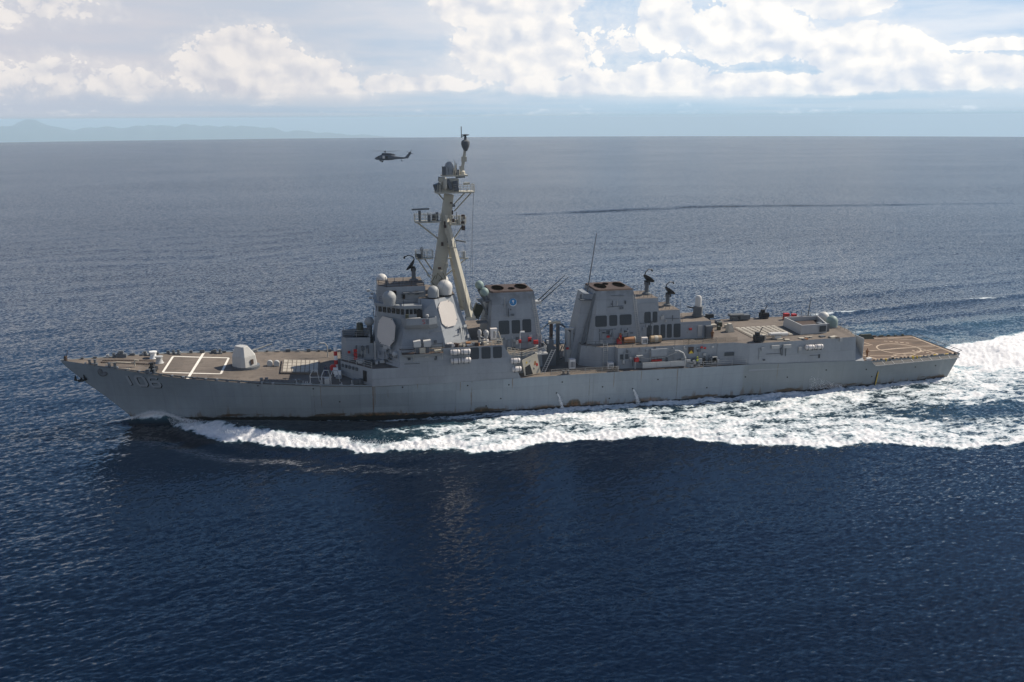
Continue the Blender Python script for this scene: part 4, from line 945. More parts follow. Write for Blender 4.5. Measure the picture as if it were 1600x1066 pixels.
# striped jackstaff post, hose reels in front of the deckhouse
m = MB(); s, y = 42.7, -2.6; z = zd(s, y)
for k, mi in enumerate((1, 0, 1, 0, 1, 0)): m.tube((s, y, z + k * .75), (s, y, z + .75 + k * .75), .30, n=12, mi=mi)
m.build('fuelling_post', ['white_paint', 'red_paint'], SHIP)
m = MB(); m.tube((42.2, -3.4, zd(42) + .9), (42.2, -2.8, zd(42) + .9), .55, n=14); m.build('hose_reel', 'red_paint', SHIP)
m = MB(); m.box((42.6, -3.6, zd(42) + .5), (.8, .6, 1.0)); m.box((42.9, -4.6, zd(42, -4) + .5), (1.1, .7, .9)); m.build('deck_locker', 'white_paint', SHIP)
m = MB(); m.path([(41.3, 5.8, zd(41, 6)), (41.3, 5.6, zd(41, 6) + 2.0), (40.9, 5.5, zd(41) + 2.9), (40.2, 5.4, zd(41) + 3.0), (39.8, 5.4, zd(41) + 2.6)], .1); m.build('starboard_davit', 'light_grey_paint', SHIP).name = 'davit'
m = MB()
for k in range(3): m.box((45.9, -4.05 - .0, 9.7 + k * .62), (.55, .25, .5))
m.build('hose_reel', 'red_paint', SHIP)
m = MB(); m.box((44.9, -3.45, 10.6), (.4, .12, .4)); m.build('alarm_box', 'red_paint', SHIP)
for i in range(12):
    s = rnd.uniform(45.2, 48.4); z = rnd.uniform(9.5, 11.6); m = MB(); y = -3.2 - (s - 44.4) * .155
    m.box((s, y - .12, z), (rnd.uniform(.25, .6), .25, rnd.uniform(.25, .7))); m.build('fitting_box', rnd.choice(['grey_paint', 'dark_grey_paint', 'light_grey_paint']), SHIP)
m = MB(); m.lathe((52.2, -8.0, 9.25), [(.5, 0), (.5, .25), (.18, .35), (.18, 1.2), (.5, 1.35), (.62, 1.8), (.4, 2.2), (.1, 2.3)], 14); m.tube((52.2, -8.0, 10.9), (53.3, -8.8, 11.2), .1); m.build('gun_director', 'light_grey_paint', SHIP, smooth=True)
m = MB(); m.tube((49.1, -4.4, 9.2), (49.1, -4.4, 12.4), .16, n=10); m.build('drain_pipe', 'light_grey_paint', SHIP)
for i in range(26):                                            # pipes, boxes and lockers crowding the front of the deckhouse
    k = rnd.random(); m = MB()
    if k < .4:
        s = rnd.uniform(45.0, 48.6); y = -3.25 - (s - 44.4) * .14; z = rnd.uniform(9.4, 10.8); m.tube((s, y - .1, z), (s, y - .1, z + rnd.uniform(.5, 1.6)), .07, n=6); m.build('pipe', rnd.choice(['dark_grey_paint', 'light_grey_paint']), SHIP)
    elif k < .75:
        s = rnd.uniform(46.0, 51.5); y = -rnd.uniform(4.2, 6.0) - (s - 46) * .45; m.box((s, y, 9.2 + .3), (rnd.uniform(.3, .9), rnd.uniform(.3, .6), rnd.uniform(.3, .7)), rz=R(rnd.uniform(-60, 60))); m.build('deck_gear', rnd.choice(['dark_grey_paint', 'louvre_paint', 'light_grey_paint']), SHIP)
    else:
        s = rnd.uniform(42.5, 47.5); y = -rnd.uniform(5.5, 8.2); y = max(y, -hbd(s) + .5); z = zd(s, y); m.box((s, y, z + .4), (rnd.uniform(.3, 1.0), rnd.uniform(.3, .6), rnd.uniform(.4, .9)), rz=R(rnd.uniform(-60, 60))); m.build('deck_gear', rnd.choice(['dark_grey_paint', 'black_paint', 'grey_paint']), SHIP)
# projecting sensors on the front of the upper house
for z, l in ((20.2, 1.5), (19.7, .9), (19.0, 1.2)):
    m = MB(); m.tube((50.0, -1.4, z), (50.0 - l, -1.6, z + .1), .06); m.box((50.0 - l, -1.6, z + .15), (.5, .4, .35)); m.build('bracket_light', 'light_grey_paint', SHIP)
for i in range(10):
    m = MB(); s = rnd.uniform(52, 57.4); z = rnd.uniform(18.9, 20.6); m.box((s, -4.65, z), (rnd.uniform(.2, .7), .35, rnd.uniform(.2, .8))); m.build('fitting_box', rnd.choice(['dark_grey_paint', 'rusty_rim', 'grey_paint']), SHIP)
m = MB(); m.box((55.6, -4.9, 20.35), (3.4, .9, .18)); m.build('gallery', 'dark_grey_paint', SHIP)
def rail(pts, h=1.05, mat='light_grey_paint', step=1.6, parent=SHIP, r=.035, bars=(.35, .7, 1.05)):
    m = MB()
    for a, b in zip(pts[:-1], pts[1:]):
        a = Vector(a); b = Vector(b); n = max(1, int((b - a).length / step))
        for i in range(n + 1): q = a + (b - a) * i / n; m.tube(q, q + Vector((0, 0, h)), r, n=4)
        for k in bars: m.tube(a + Vector((0, 0, k)), b + Vector((0, 0, k)), r * .75, n=4)
    return m.build('railing', mat, parent)
rail([(43.6, -3.2, 9.2), (48.3, -9.3, 9.2)], r=.04)
rail([(50.2, -4.0, 18.72), (53.8, -7.3, 18.72), (56.5, -7.3, 18.72)], mat='dark_grey_paint', r=.05)
rail([(50.2, -2.5, 21.3), (51.4, -4.2, 21.3), (57.4, -4.3, 21.3)], h=.9, mat='rusty_rim', r=.05, bars=(.1, .5, .9))
rail([(44.0, -2.2, 12.95), (48.4, -3.5, 12.95)], h=.8)
m = MB(); m.tube((44.2, -2.3, 12.9), (44.2, -2.3, 14.6), .05); m.build('whip_antenna', 'dark_grey_paint', SHIP)
m = MB(); m.tube((50.4, -1.6, 15.9), (49.2, -1.6, 16.0), .05); m.tube((49.2, -1.6, 16.0), (49.2, -1.6, 17.6), .05); m.build('whip_antenna', 'dark_grey_paint', SHIP)
m = MB()
for k, (x, y, z) in enumerate([(51.2, -3.3, 21.3), (52.6, -4.1, 21.3), (54.0, -4.1, 21.3), (58.5, -6.0, 19.5), (59.6, -6.2, 19.5)]): m.tube((x, y, z), (x + .1, y, z + 1.5), .05, n=5)
m.build('whip_antenna', 'dark_grey_paint', SHIP)
# sponson with chaff launchers on the port side
m = MB(); m.loft([(53.4, -9.5, 11.0), (59.0, -9.5, 10.9), (59.0, -10.1, 10.9), (53.4, -10.1, 11.0)], [(53.0, -9.3, 11.6), (59.6, -9.3, 11.55), (59.6, -10.9, 11.55), (53.0, -10.9, 11.6)], 0, 1); SP = m.build('side_platform', [G, 'rusty_rim'], SHIP)
rail([(53.0, -10.8, 11.6), (55.0, -10.8, 11.6)], mat='dark_grey_paint', r=.05); rail([(57.6, -10.8, 11.6), (59.5, -10.8, 11.6)], mat='canvas_green', r=.05)
for s in (55.5, 57.1):
    m = MB(); m.box((s, -10.2, 13.25), (1.15, .9, .75), ry=R(-6)); m.box((s, -10.2, 12.8), (1.1, .8, .35)); o = m.build('decoy_launcher', 'radome_white', SHIP)
    m = MB(); m.box((s, -10.2, 12.1), (.5, .5, 1.0)); m.build('launcher_post', 'dark_grey_paint', o)
m = MB(); m.box((56.3, -10.3, 12.0), (.9, .5, .9)); m.build('deck_locker', 'sand_paint', SHIP)
m = MB(); m.box((58.7, -10.5, 11.85), (1.1, .4, .35), rz=R(8)); m.build('deck_locker', 'sand_paint', SHIP)
# clutter on top of the side house abaft the tower
for i in range(26):
    s = rnd.uniform(60.4, 69.0); y = rnd.uniform(-9.3, -7.2 if s > 66 else -8.8); z = 12.0
    m = MB(); m.box((s, y, z + .25), (rnd.uniform(.3, 1.1), rnd.uniform(.2, .6), rnd.uniform(.25, .8)), rz=R(rnd.uniform(-40, 40))); m.build('deck_gear', rnd.choice(['rusty_rim', 'sand_paint', 'raft_white', 'orange_paint', 'dark_grey_paint', 'grey_paint']), SHIP)
def satdish(p, r, mat):
    p = Vector(p); m = MB(); m.lathe(p, [(.4, 0), (.15, .3), (.15, 1.0), (.3, 1.05), (.3, 1.3)], 10); o = m.build('gun_director', mat, SHIP)
    d = MB(); d.lathe(p + Vector((0, 0, 1.3)), [(r * .7, 0), (r, .3), (r, .7), (r * .5, 1.0)], 14); d.build('director_head', mat, o, smooth=True)
satdish((65.9, -7.6, 12.0), .35, 'light_grey_paint'); satdish((66.9, -8.2, 12.0), .45, 'light_grey_paint')
m = MB(); m.tube((66.9, -8.2, 13.0), (65.9, -8.9, 13.4), .09); m.tube((66.6, -8.4, 12.1), (67.6, -8.8, 12.5), .12); m.build('machine_gun', 'light_grey_paint', SHIP)
rail([(67.6, -9.4, 12.0), (69.4, -9.4, 12.0)], mat='sand_paint', r=.06, step=.6)
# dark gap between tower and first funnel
m = MB(); m.box((67.0, 0, 10.5), (3.0, 9.0, 2.7)); m.build('gap_shade_block', 'louvre_paint', SHIP)  # dark block puts the shade of the gap into colour
m = MB(); m.box((66.6, -1.0, 16.0), (1.4, 1.2, 2.4), ry=R(25)); m.build('vent_trunk', 'canvas_green', SHIP)
m = MB(); m.box((67.0, -3.6, 14.6), (1.8, 1.6, .2)); m.build('catwalk', 'dark_grey_paint', SHIP)
rail([(66.2, -4.3, 14.7), (67.8, -4.3, 14.7)], mat='dark_grey_paint', r=.05)
# stack of gear on the after end of the side house
block('break_house', [(70.8, 7.6), (76.4, 6.6)], 6.2, [(70.8, 7.4), (76.2, 6.4)], 9.9)
block('break_house', [(76.2, 4.6), (79.2, 3.0)], 6.2, [(76.2, 4.5), (79.0, 3.0)], 9.2)
# weathered screen plate with a dark boat opening
m = MB(); A = [Vector(v) for v in ((73.0, -9.4, 6.5), (76.0, -8.0, 6.5), (75.3, -8.2, 10.0), (72.6, -9.3, 9.2))]
nn = (A[1] - A[0]).cross(A[3] - A[0]).normalized(); nn = nn if nn.y < 0 else -nn
m.poly(A, nn * .12); SC = m.build('screen_plate', 'sand_paint', SHIP)
def onA(u, v): return A[0] + (A[1] - A[0]) * u + ((A[3] - A[0]) * (1 - u) + (A[2] - A[1]) * u) * v + nn * .13
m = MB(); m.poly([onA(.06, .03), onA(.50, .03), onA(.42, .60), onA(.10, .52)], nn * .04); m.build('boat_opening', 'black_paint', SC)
for u, v, w, c in ((.75, .55, .10, 'orange_paint'), (.86, .45, .07, 'red_paint'), (.62, .30, .05, 'dark_grey_paint'), (.45, .72, .07, 'grey_paint'), (.24, .75, .05, 'yellow_paint')):
    m = MB(); m.poly([onA(u - w, v - w), onA(u + w, v - w * .8), onA(u + w * .7, v + w), onA(u - w * .6, v + w * 1.4)], nn * .02); m.build('paint_patch', c, SC)
rail([(70.0, -9.2, 9.95), (72.6, -9.3, 9.6), (75.4, -8.2, 10.0)], mat='sand_paint', r=.07, step=.9)
rail([(70.6, -7.3, 9.9), (72.2, -8.8, 9.9)], mat='sand_paint', r=.07, step=.7)
rail([(75.6, -8.1, 9.6), (77.2, -7.6, 9.8), (77.2, -5.4, 9.8)], mat='light_grey_paint', r=.06, step=.8)
m = MB(); m.prism([(75.4, -8.0), (77.4, -7.6), (77.4, -4.8), (75.4, -5.0)], 9.5, 9.68); m.build('catwalk', 'light_grey_paint', SHIP)
def ladder(a, b, w=.6, n=14, mat='light_grey_paint'):
    m = MB(); a = Vector(a); b = Vector(b); d = (b - a).normalized(); sd_ = Vector((1, 0, 0)) if abs(d.x) < .5 else Vector((0, 1, 0))
    for k in (-1, 1): m.tube(a + sd_ * k * w / 2, b + sd_ * k * w / 2, .06, n=5)
    for i in range(n): q = a + (b - a) * (i + .5) / n; m.tube(q - sd_ * w / 2, q + sd_ * w / 2, .04, n=4)
    return m.build('ladder', mat, SHIP)
ladder((76.3, -8.4, 6.5), (78.4, -7.4, 10.2), n=12)
ladder((87.6, -6.75, 6.2), (87.6, -6.7, 10.6), w=.7, n=12)
ladder((69.9, -8.2, 9.9), (68.8, -7.2, 13.8), n=10, mat='sand_paint')
# twin kingposts amidships
for s in (79.7, 80.9):
    m = MB(); m.beam((s, -.2, 6.4), (s, -.2, 13.2), .55, .7, .5, .6); m.build('kingpost', 'rusty_rim' if s < 80 else 'dark_grey_paint', SHIP)
for s in (82.0, 83.0):
    m = MB(); m.beam((s, -1.8, 6.3), (s, -1.8, 12.4), .42, .5, .4, .45); m.build('kingpost', 'grey_paint', SHIP)
m = MB(); m.box((80.3, -.2, 13.2), (2.0, .9, .35)); m.build('kingpost_head', 'sand_paint', SHIP)
m = MB(); m.box((82.5, -1.85, 12.3), (1.5, .6, .3)); m.build('kingpost_head', 'light_grey_paint', SHIP)
m = MB(); m.box((82.5, -1.9, 7.5), (.9, .4, 2.2)); m.build('kingpost_locker', 'light_grey_paint', SHIP)
m = MB(); m.tube((80.9, 0, 13.1), (85.6, -1.6, 9.6), .12); m.tube((79.5, 0, 13.1), (77.4, -1.0, 12.0), .1); m.tube((81.4, -.6, 13.0), (84.2, -2.0, 10.6), .05); m.build('boom', 'dark_grey_paint', SHIP)
m = MB()
for i in range(22):
    s = rnd.uniform(77.2, 81.6); z = rnd.uniform(6.8, 11.5); m.tube((s, rnd.uniform(-4, -2), z), (s + rnd.uniform(-1, 1), rnd.uniform(-4, -2), z + rnd.uniform(-.4, 1.6)), rnd.uniform(.04, .12), n=5)
m.build('rigging', 'dark_grey_paint', SHIP)
m = MB(); m.box((78.4, -3.2, 8.0), (2.6, 1.6, 3.2)); m.box((78.6, -3.6, 10.2), (1.2, 1.2, 1.6)); m.build('winch_house', 'dark_grey_paint', SHIP)
for i in range(10):
    m = MB(); s = rnd.uniform(72, 78); m.box((s, -5.2, rnd.uniform(10.2, 11.6)), (rnd.uniform(.3, .8), .4, rnd.uniform(.3, .8))); m.build('fitting_box', rnd.choice(['grey_paint', 'dark_grey_paint', 'red_paint', 'light_grey_paint']), SHIP)
m = MB(); m.path([(73.2, -5.0, 9.9), (73.2, -5.0, 13.0)], .05); m.box((73.6, -5.0, 12.9), (.7, .3, .25)); m.build('flood_light', 'white_paint', SHIP)
# whips
for a, b, r in (((85.9, -1, 18.4), (87.4, -1, 28.6), .12), ((77.6, 1, 16.9), (82.4, 1, 21.2), .12), ((78.0, .4, 16.8), (82.9, .4, 20.95), .12), ((129.4, 2, 10.0), (129.95, 2, 15.1), .13), ((102.6, -3.3, 12.8), (102.3, -3.3, 14.4), .05)):
    m = MB(); m.tube(a, b, r, r * .45, 7); m.build('whip_antenna', 'dark_grey_paint', SHIP)
m = MB(); m.box((77.4, .7, 16.7), (1.2, 1.4, .5)); m.build('antenna_bracket', 'light_grey_paint', F1)
# ---- port waterway amidships
rail([(84.3, -6.4, 9.9), (89.2, -6.6, 9.9)], mat='dark_grey_paint', r=.05)
rail([(89.6, -7.75, 9.9), (107, -7.95, 9.9)], mat='dark_grey_paint', r=.03, step=2.4)
for s in (90.1, 91.0):
    m = MB(); m.box((s, -8.0, 8.4), (.55, .08, .85)); m.build('vent_grille', 'louvre_paint', SHIP)
m = MB(); m.box((96.6, -8.2, 8.9), (2.9, .6, 1.3)); m.build('vent_trunk', 'grey_paint', SHIP)
for k in range(3):
    m = MB(); m.box((94.6 + k * 2.5, -9.35, 7.05), (2.46, .10, .95)); m.build('canvas_screen', 'light_grey_paint', SHIP)
m = MB(); m.path([(100.9, -9.3, 6.2), (101.0, -9.3, 7.9), (100.6, -9.2, 8.8), (99.8, -9.0, 9.2), (99.2, -8.9, 9.2)], .14, 8); m.build('boat_davit', 'light_grey_paint', SHIP)
m = MB(); m.path([(92.3, -8.6, 6.2), (92.3, -8.6, 8.4), (93.2, -8.7, 8.6)], .1, 6); m.path([(92.6, -8.6, 8.4), (94.6, -8.6, 8.0), (97.6, -8.6, 8.1), (99.6, -8.8, 8.9)], .05, 5); m.box((93.0, -8.7, 8.65), (1.1, .3, .12)); m.build('boat_davit', 'light_grey_paint', SHIP)
m = MB(); m.tube((92.2, -8.5, 7.9), (92.9, -8.5, 7.9), .4, n=12); m.build('hose_reel', 'red_paint', SHIP)
m = MB(); m.box((96.2, -8.3, 7.55), (1.8, .4, .3)); m.build('hose_reel', 'red_paint', SHIP)
for i in range(12):
    m = MB(); s = rnd.uniform(101.2, 107); m.box((s, -8.9, zc(s) + rnd.uniform(.3, 1.2)), (rnd.uniform(.3, .9), .4, rnd.uniform(.4, 1.0))); m.build('deck_gear', rnd.choice(['grey_paint', 'dark_grey_paint', 'light_grey_paint']), SHIP)
m = MB(); z0 = zc(104); m.box((104.0, -8.7, z0 + .7), (1.6, .7, 1.2)); m.build('torpedo_reel', 'black_paint', SHIP)
rail([(101.5, -9.75, 6.2), (112.0, -9.7, 6.1)], mat='light_grey_paint', r=.03, step=2.2)
rail([(77.5, -9.8, 6.4), (89, -9.8, 6.3)], mat='light_grey_paint', r=.025, step=2.6)
for i in range(6):
    m = MB(); s0 = 77.2 + i * 2.0; m.add([(s0, -9.82, zc(s0) + .1), (s0 + 1.95, -9.82, zc(s0 + 1.95) + .1), (s0 + 1.95, -9.80, zc(s0 + 1.95) + 1.0), (s0, -9.80, zc(s0) + 1.0)], [(0, 1, 2, 3)]); m.build('rail_netting', 'tan_net', SHIP)
for i in range(5):
    m = MB(); s0 = 101.0 + i * 2.0; m.add([(s0, -7.95, 9.95), (s0 + 1.95, -7.95, 9.95), (s0 + 1.95, -7.95, 10.8), (s0, -7.95, 10.8)], [(0, 1, 2, 3)]); m.build('rail_netting', 'tan_net', SHIP)
# signal board: dark red with a yellow triangle
m = MB(); m.box((102.4, -8.22, 8.95), (.95, .06, 1.15)); SG = m.build('signal_board', 'rusty_rim', SHIP)
m = MB(); m.poly([(101.95, -8.27, 8.4), (102.85, -8.27, 8.4), (102.4, -8.27, 8.95)], (0, -.03, 0)); m.build('signal_board_triangle', 'yellow_paint', SG)
for p in ((103.6, -8.25, 9.2), (104.3, -8.25, 9.35), (104.9, -8.25, 9.2), (106.3, -8.3, 9.3)):
    m = MB(); m.box(p, (.4, .15, .3)); m.build('fitting_box', rnd.choice(['dark_grey_paint', 'red_paint', 'light_grey_paint']), SHIP)
m = MB(); m.box((109.4, -8.35, 7.9), (1.7, .08, .6)); m.build('name_plate', 'louvre_paint', SHIP)
for p in ((100.2, -3.95, 9.2), (88.7, -4.6, 11.2), (82.0, -2.7, 9.0), (103.9, -3.95, 11.6)):
    m = MB(); m.box(p, (.45, .3, .35)); m.build('alarm_box', 'red_paint', SHIP)
# ---- hangar roof fittings
m = MB()
for k in (-.32, .32): m.tube((117.2, -7.2 + k, 10.75 - k * .1), (119.4, -7.2 + k, 10.75 - k * .1), .27, n=14)
m.box((118.6, -7.2, 10.2), (1.2, 1.2, .6)); m.tube((119.4, -7.2, 10.6), (120.6, -7.2, 10.6), .4, n=12); m.build('torpedo_tubes', 'radome_white', HG)
m = MB()
for k in (-.32, .32): m.tube((116.6, 8.0 + k, 10.9), (119.4, 8.0 + k, 10.9), .27, n=14)
m.box((119.6, 8, 10.5), (2.0, 1.4, .9)); m.box((117.6, 8.0, 10.2), (1.2, 1.2, .6)); m.build('torpedo_tubes', 'dark_grey_paint', HG)
def mgun(p):
    p = Vector(p); m = MB(); m.lathe(p, [(.9, 0), (.9, .3), (.3, .4)], 12); m.box(p + Vector((0, 0, .7)), (1.6, 1.2, .8)); m.box(p + Vector((-.3, 0, 1.3)), (.6, .7, .8)); o = m.build('machine_gun_mount', 'black_paint', SHIP)
    b = MB(); b.tube(p + Vector((0, .2, 1.1)), p + Vector((.9, .6, 2.4)), .08); b.build('gun_barrel', 'black_paint', o)
mgun((114.6, -8.5, 9.88)); mgun((124.0, 8.5, 9.88))
m = MB(); m.box((115.6, -7.6, 10.4), (1.2, 1.0, 1.0)); m.build('roof_locker', 'sand_paint', HG)
for s in (117.7, 119.9):
    m = MB(); m.box((s - .5, -9.62, 9.1), (1.4, .5, .55)); m.build('side_box', 'light_grey_paint', HG)
m = MB(); m.beam((118.4, -9.62, 8.8), (118.6, -9.62, 7.5), .5, .2, .3, .2); m.build('side_pipe', 'dark_grey_paint', HG)
for i in range(14):
    m = MB(); s = rnd.uniform(116, 131); m.box((s, rnd.uniform(-9.0, -7.6), 9.98), (rnd.uniform(.4, 1.4), rnd.uniform(.3, .8), rnd.uniform(.1, .3)), rz=R(rnd.uniform(-20, 20))); m.build('roof_fitting', rnd.choice(['sand_paint', 'dark_grey_paint', 'deck_coat', 'orange_paint']), HG)
for i in range(12):
    m = MB(); s = rnd.uniform(108, 114); m.box((s, rnd.uniform(1, 6), 10.2), (rnd.uniform(.4, 1.2), rnd.uniform(.4, .9), rnd.uniform(.4, 1.1)), rz=R(rnd.uniform(-30, 30))); m.build('roof_fitting', rnd.choice(['sand_paint', 'dark_grey_paint', 'rusty_rim', 'canvas_green']), HG)
m = MB(); m.beam((109.4, 1.2, 9.9), (109.5, 1.2, 12.3), .5, .5, .35, .35); m.box((109.6, 1.2, 12.6), (1.3, .8, .7)); m.tube((108.3, 1.0, 12.6), (109.6, 1.2, 12.6), .12); m.build('optical_director', 'black_paint', HG)
m = MB(); m.loft([(112.3, -1.2, 9.9), (113.6, -1.2, 9.9), (113.6, .2, 9.9), (112.3, .2, 9.9)], [(112.6, -.9, 11.4), (113.1, -.9, 11.4), (113.1, 0, 11.4), (112.6, 0, 11.4)]); m.build('roof_hatch', 'sand_paint', HG)
rail([(126, 9.1, 9.9), (132, 8.8, 9.9), (134.4, 4.2, 9.9)], mat='dark_grey_paint', r=.04, step=1.0); rail([(134.5, 3.6, 9.9), (133.0, -8.6, 9.9)], mat='dark_grey_paint', r=.03, step=1.4)
rail([(114, 9.2, 9.9), (124, 9.2, 9.9)], mat='dark_grey_paint', r=.03, step=1.6)
m = MB(); m.box((127.6, 6.5, 10.5), (1.0, .8, 1.2)); m.box((129.2, 6.5, 10.4), (.8, .8, 1.0)); m.build('alarm_box', 'red_paint', HG)
m = MB(); m.prism([(127.8, 4.2), (131.6, 4.6), (131.6, 7.6), (127.8, 7.4)], 9.9, 10.2); m.build('roof_fitting', 'rusty_rim', HG)
# hangar doors facing the flight deck
for y in (-5.6, 4.6):
    m = MB(); m.box((135.02, y, 7.3), (.12, 5.0, 4.0)); m.build('hangar_door', 'light_grey_paint', HG)
m = MB(); m.box((136.4, -8.0, 5.35), (.9, .5, .45)); m.build('edge_fitting', 'white_paint', SHIP)
for i in range(22):
    m = MB(); s = 137 + i * .82; m.box((s, -hbd(s) + rnd.uniform(.0, .35), 5.2), (rnd.uniform(.15, .5), .25, rnd.uniform(.15, .5))); m.build('edge_fitting', rnd.choice(['black_paint', 'rusty_rim', 'dark_grey_paint', 'sand_paint', 'yellow_paint']), SHIP)
for i in range(10):
    m = MB(); s = 140 + i * 1.5; m.box((s, hbd(s) - .2, 5.25), (rnd.uniform(.3, .9), .3, rnd.uniform(.2, .5))); m.build('edge_fitting', rnd.choice(['dark_grey_paint', 'canvas_green', 'rusty_rim']), SHIP)
m = MB(); m.loft([(143.6, 6.3, 5.1), (146.6, 6.1, 5.1), (146.6, 7.4, 5.1), (143.6, 7.6, 5.1)], [(144.0, 6.6, 6.0), (146.0, 6.5, 6.0), (146.2, 7.1, 6.0), (144.0, 7.2, 6.0)]); m.build('covered_winch', 'canvas_green', SHIP)
m = MB(); s = 137.9; m.box((s, -half(s, 2.2) - .06, 2.0), (.12, .1, 3.4), ry=R(8)); m.build('draught_stripe', 'black_paint', HULL)
m = MB(); s = 138.1; m.box((s, -half(s, 2.0) - .05, 1.9), (.16, .1, 2.6), ry=R(8)); m.build('draught_stripe', 'yellow_paint', HULL)

# ------------------------------------------------------------------ things carried on deck (each on its own)
def raft(p, label, group, rz=0.0, L=1.55, r=.42, root=[None]):
    if root[0] is None:
        o = empty('life_raft', p, rz, label, 'life raft', group, local=True)
        m = MB(); m.lathe((0, 0, 0), [(.05, -L / 2), (r * .8, -L / 2 + .02), (r, -L / 2 + .16), (r, L / 2 - .16), (r * .8, L / 2 - .02), (.05, L / 2)], 18, axis='x'); m.build('canister', 'raft_white', o, smooth=True)
        for k in (-.4, .4):
            m = MB(); m.lathe((k, 0, 0), [(r + .02, -.05), (r + .03, 0), (r + .02, .05)], 18, axis='x'); m.build('strap', 'dark_grey_paint', o)
        m = MB(); m.box((-.4, .15, -.42), (.12, .9, .3)); m.box((.4, .15, -.42), (.12, .9, .3)); m.box((0, .42, -.1), (1.2, .1, .8)); m.build('cradle', 'dark_grey_paint', o)
        root[0] = o; return o
    r0 = root[0]; o = r0.copy(); col.objects.link(o); o.location = p; o.rotation_euler = (0, 0, rz); o['label'] = label; o['group'] = group
    for c in r0.children: d = c.copy(); col.objects.link(d); d.parent = o
    return o
gr = 'white life raft canisters on the port side'
raft((61.5, -10.35, 11.45), 'white life raft canister beside the tower, upper of the forward pair', gr)
raft((63.2, -10.35, 11.45), 'white life raft canister next to the first dark louvre, upper one', gr)
raft((61.55, -10.35, 10.05), 'white life raft canister beside the tower, lower of the forward pair', gr)
raft((63.25, -10.35, 10.05), 'white life raft canister next to the first dark louvre, lower one', gr)
raft((71.4, -9.9, 9.35), 'white life raft canister beside the boat opening, upper of the two', gr, R(4))
raft((71.6, -9.95, 7.95), 'white life raft canister beside the boat opening, lower of the two', gr, R(4))
raft((123.6, -9.85, 8.75), 'pinkish white life raft canister on the hangar side, forward of its pair', gr)
raft((125.3, -9.8, 8.75), 'pinkish white life raft canister on the hangar side, nearer the stern', gr)
def solo(name, mb, mats, label, cat, smooth=False, group=None):
    return tag(mb.build(name, mats, None, smooth), label, cat, group)
def stow(name, label, cat, p, parts, rz=0.0):
    o = empty(name, p, rz, label, cat, local=True)
    for pn, mb, mat, smo in parts: mb.build(pn, mat, o, smo)
    return o
a = MB(); a.tube((-.95, 0, .6), (.95, 0, .6), .58, n=16); b = MB(); b.box((-.6, 0, .1), (.15, 1.0, .2)); b.box((.6, 0, .1), (.15, 1.0, .2)); c = MB(); c.tube((.94, 0, .6), (1.08, 0, .6), .62, n=16)
stow('storage_drum', 'orange brown drum lying on the deck beside the second funnel', 'drum', (92.3, -5.0, 9.9), [('drum_body', a, 'orange_paint', True), ('skid', b, 'dark_grey_paint', False), ('drum_lid', c, 'sand_paint', False)])
a = MB(); a.tube((-.95, 0, .65), (.95, 0, .65), .6, n=16); b = MB(); b.box((-.6, 0, .1), (.15, 1.0, .2)); b.box((.6, 0, .1), (.15, 1.0, .2)); c = MB(); c.lathe((0, 0, .65), [(.62, -.3), (.64, 0), (.62, .3)], 16, axis='x')
stow('storage_drum', 'tan metal drum lying by the row of dark louvres', 'drum', (97.0, -5.4, 9.9), [('drum_body', a, 'brass_drum', True), ('skid', b, 'dark_grey_paint', False), ('drum_band', c, 'sand_paint', False)])
def locker(p, w, d, h, label, stripes=3, lid=True):
    a = MB(); a.box((0, 0, h / 2), (w, d, h)); parts = [('locker_body', a, 'white_paint', False)]
    c = MB()
    for k in range(stripes): c.box((-w / 2 + w * (k + 1) / (stripes + 1), -d / 2 - .02, h * .5), (w * .12, .05, h * .62))
    parts.append(('locker_slot', c, 'louvre_paint', False))
    e = MB(); e.box((0, 0, h + .04), (w * 1.06, d * 1.06, .09)); parts.append(('lid', e, 'raft_white', False))
    return stow('storage_locker', label, 'locker', p, parts)
locker((94.9, -5.6, 9.9), .95, .7, 1.0, 'white locker standing between the orange drum and the tan drum')
locker((81.9, -6.2, 6.42), 1.0, .9, 1.55, 'tall white locker on the main deck in front of the second funnel')
locker((88.3, -7.4, 6.35), .9, .9, 1.0, 'small white locker beside the ladder under the second funnel')
locker((68.6, -5.5, 12.05), 1.05, .8, 1.75, 'white electrical cabinet standing in front of the first funnel', 1)
a = MB(); a.box((0, 0, .45), (.8, .6, .9)); a.box((.2, 0, 1.2), (.35, .35, .7)); b = MB(); b.tube((-.3, -.5, 1.3), (.4, -.2, .4), .12); b.lathe((.2, 0, 1.5), [(.1, 0), (.25, .2), (.1, .4)], 8)
stow('fire_hose_rack', 'red fire hose rack against the base of the second funnel', 'hose rack', (90.6, -4.9, 9.9), [('rack_frame', a, 'red_paint', False), ('hose', b, 'orange_paint', False)])

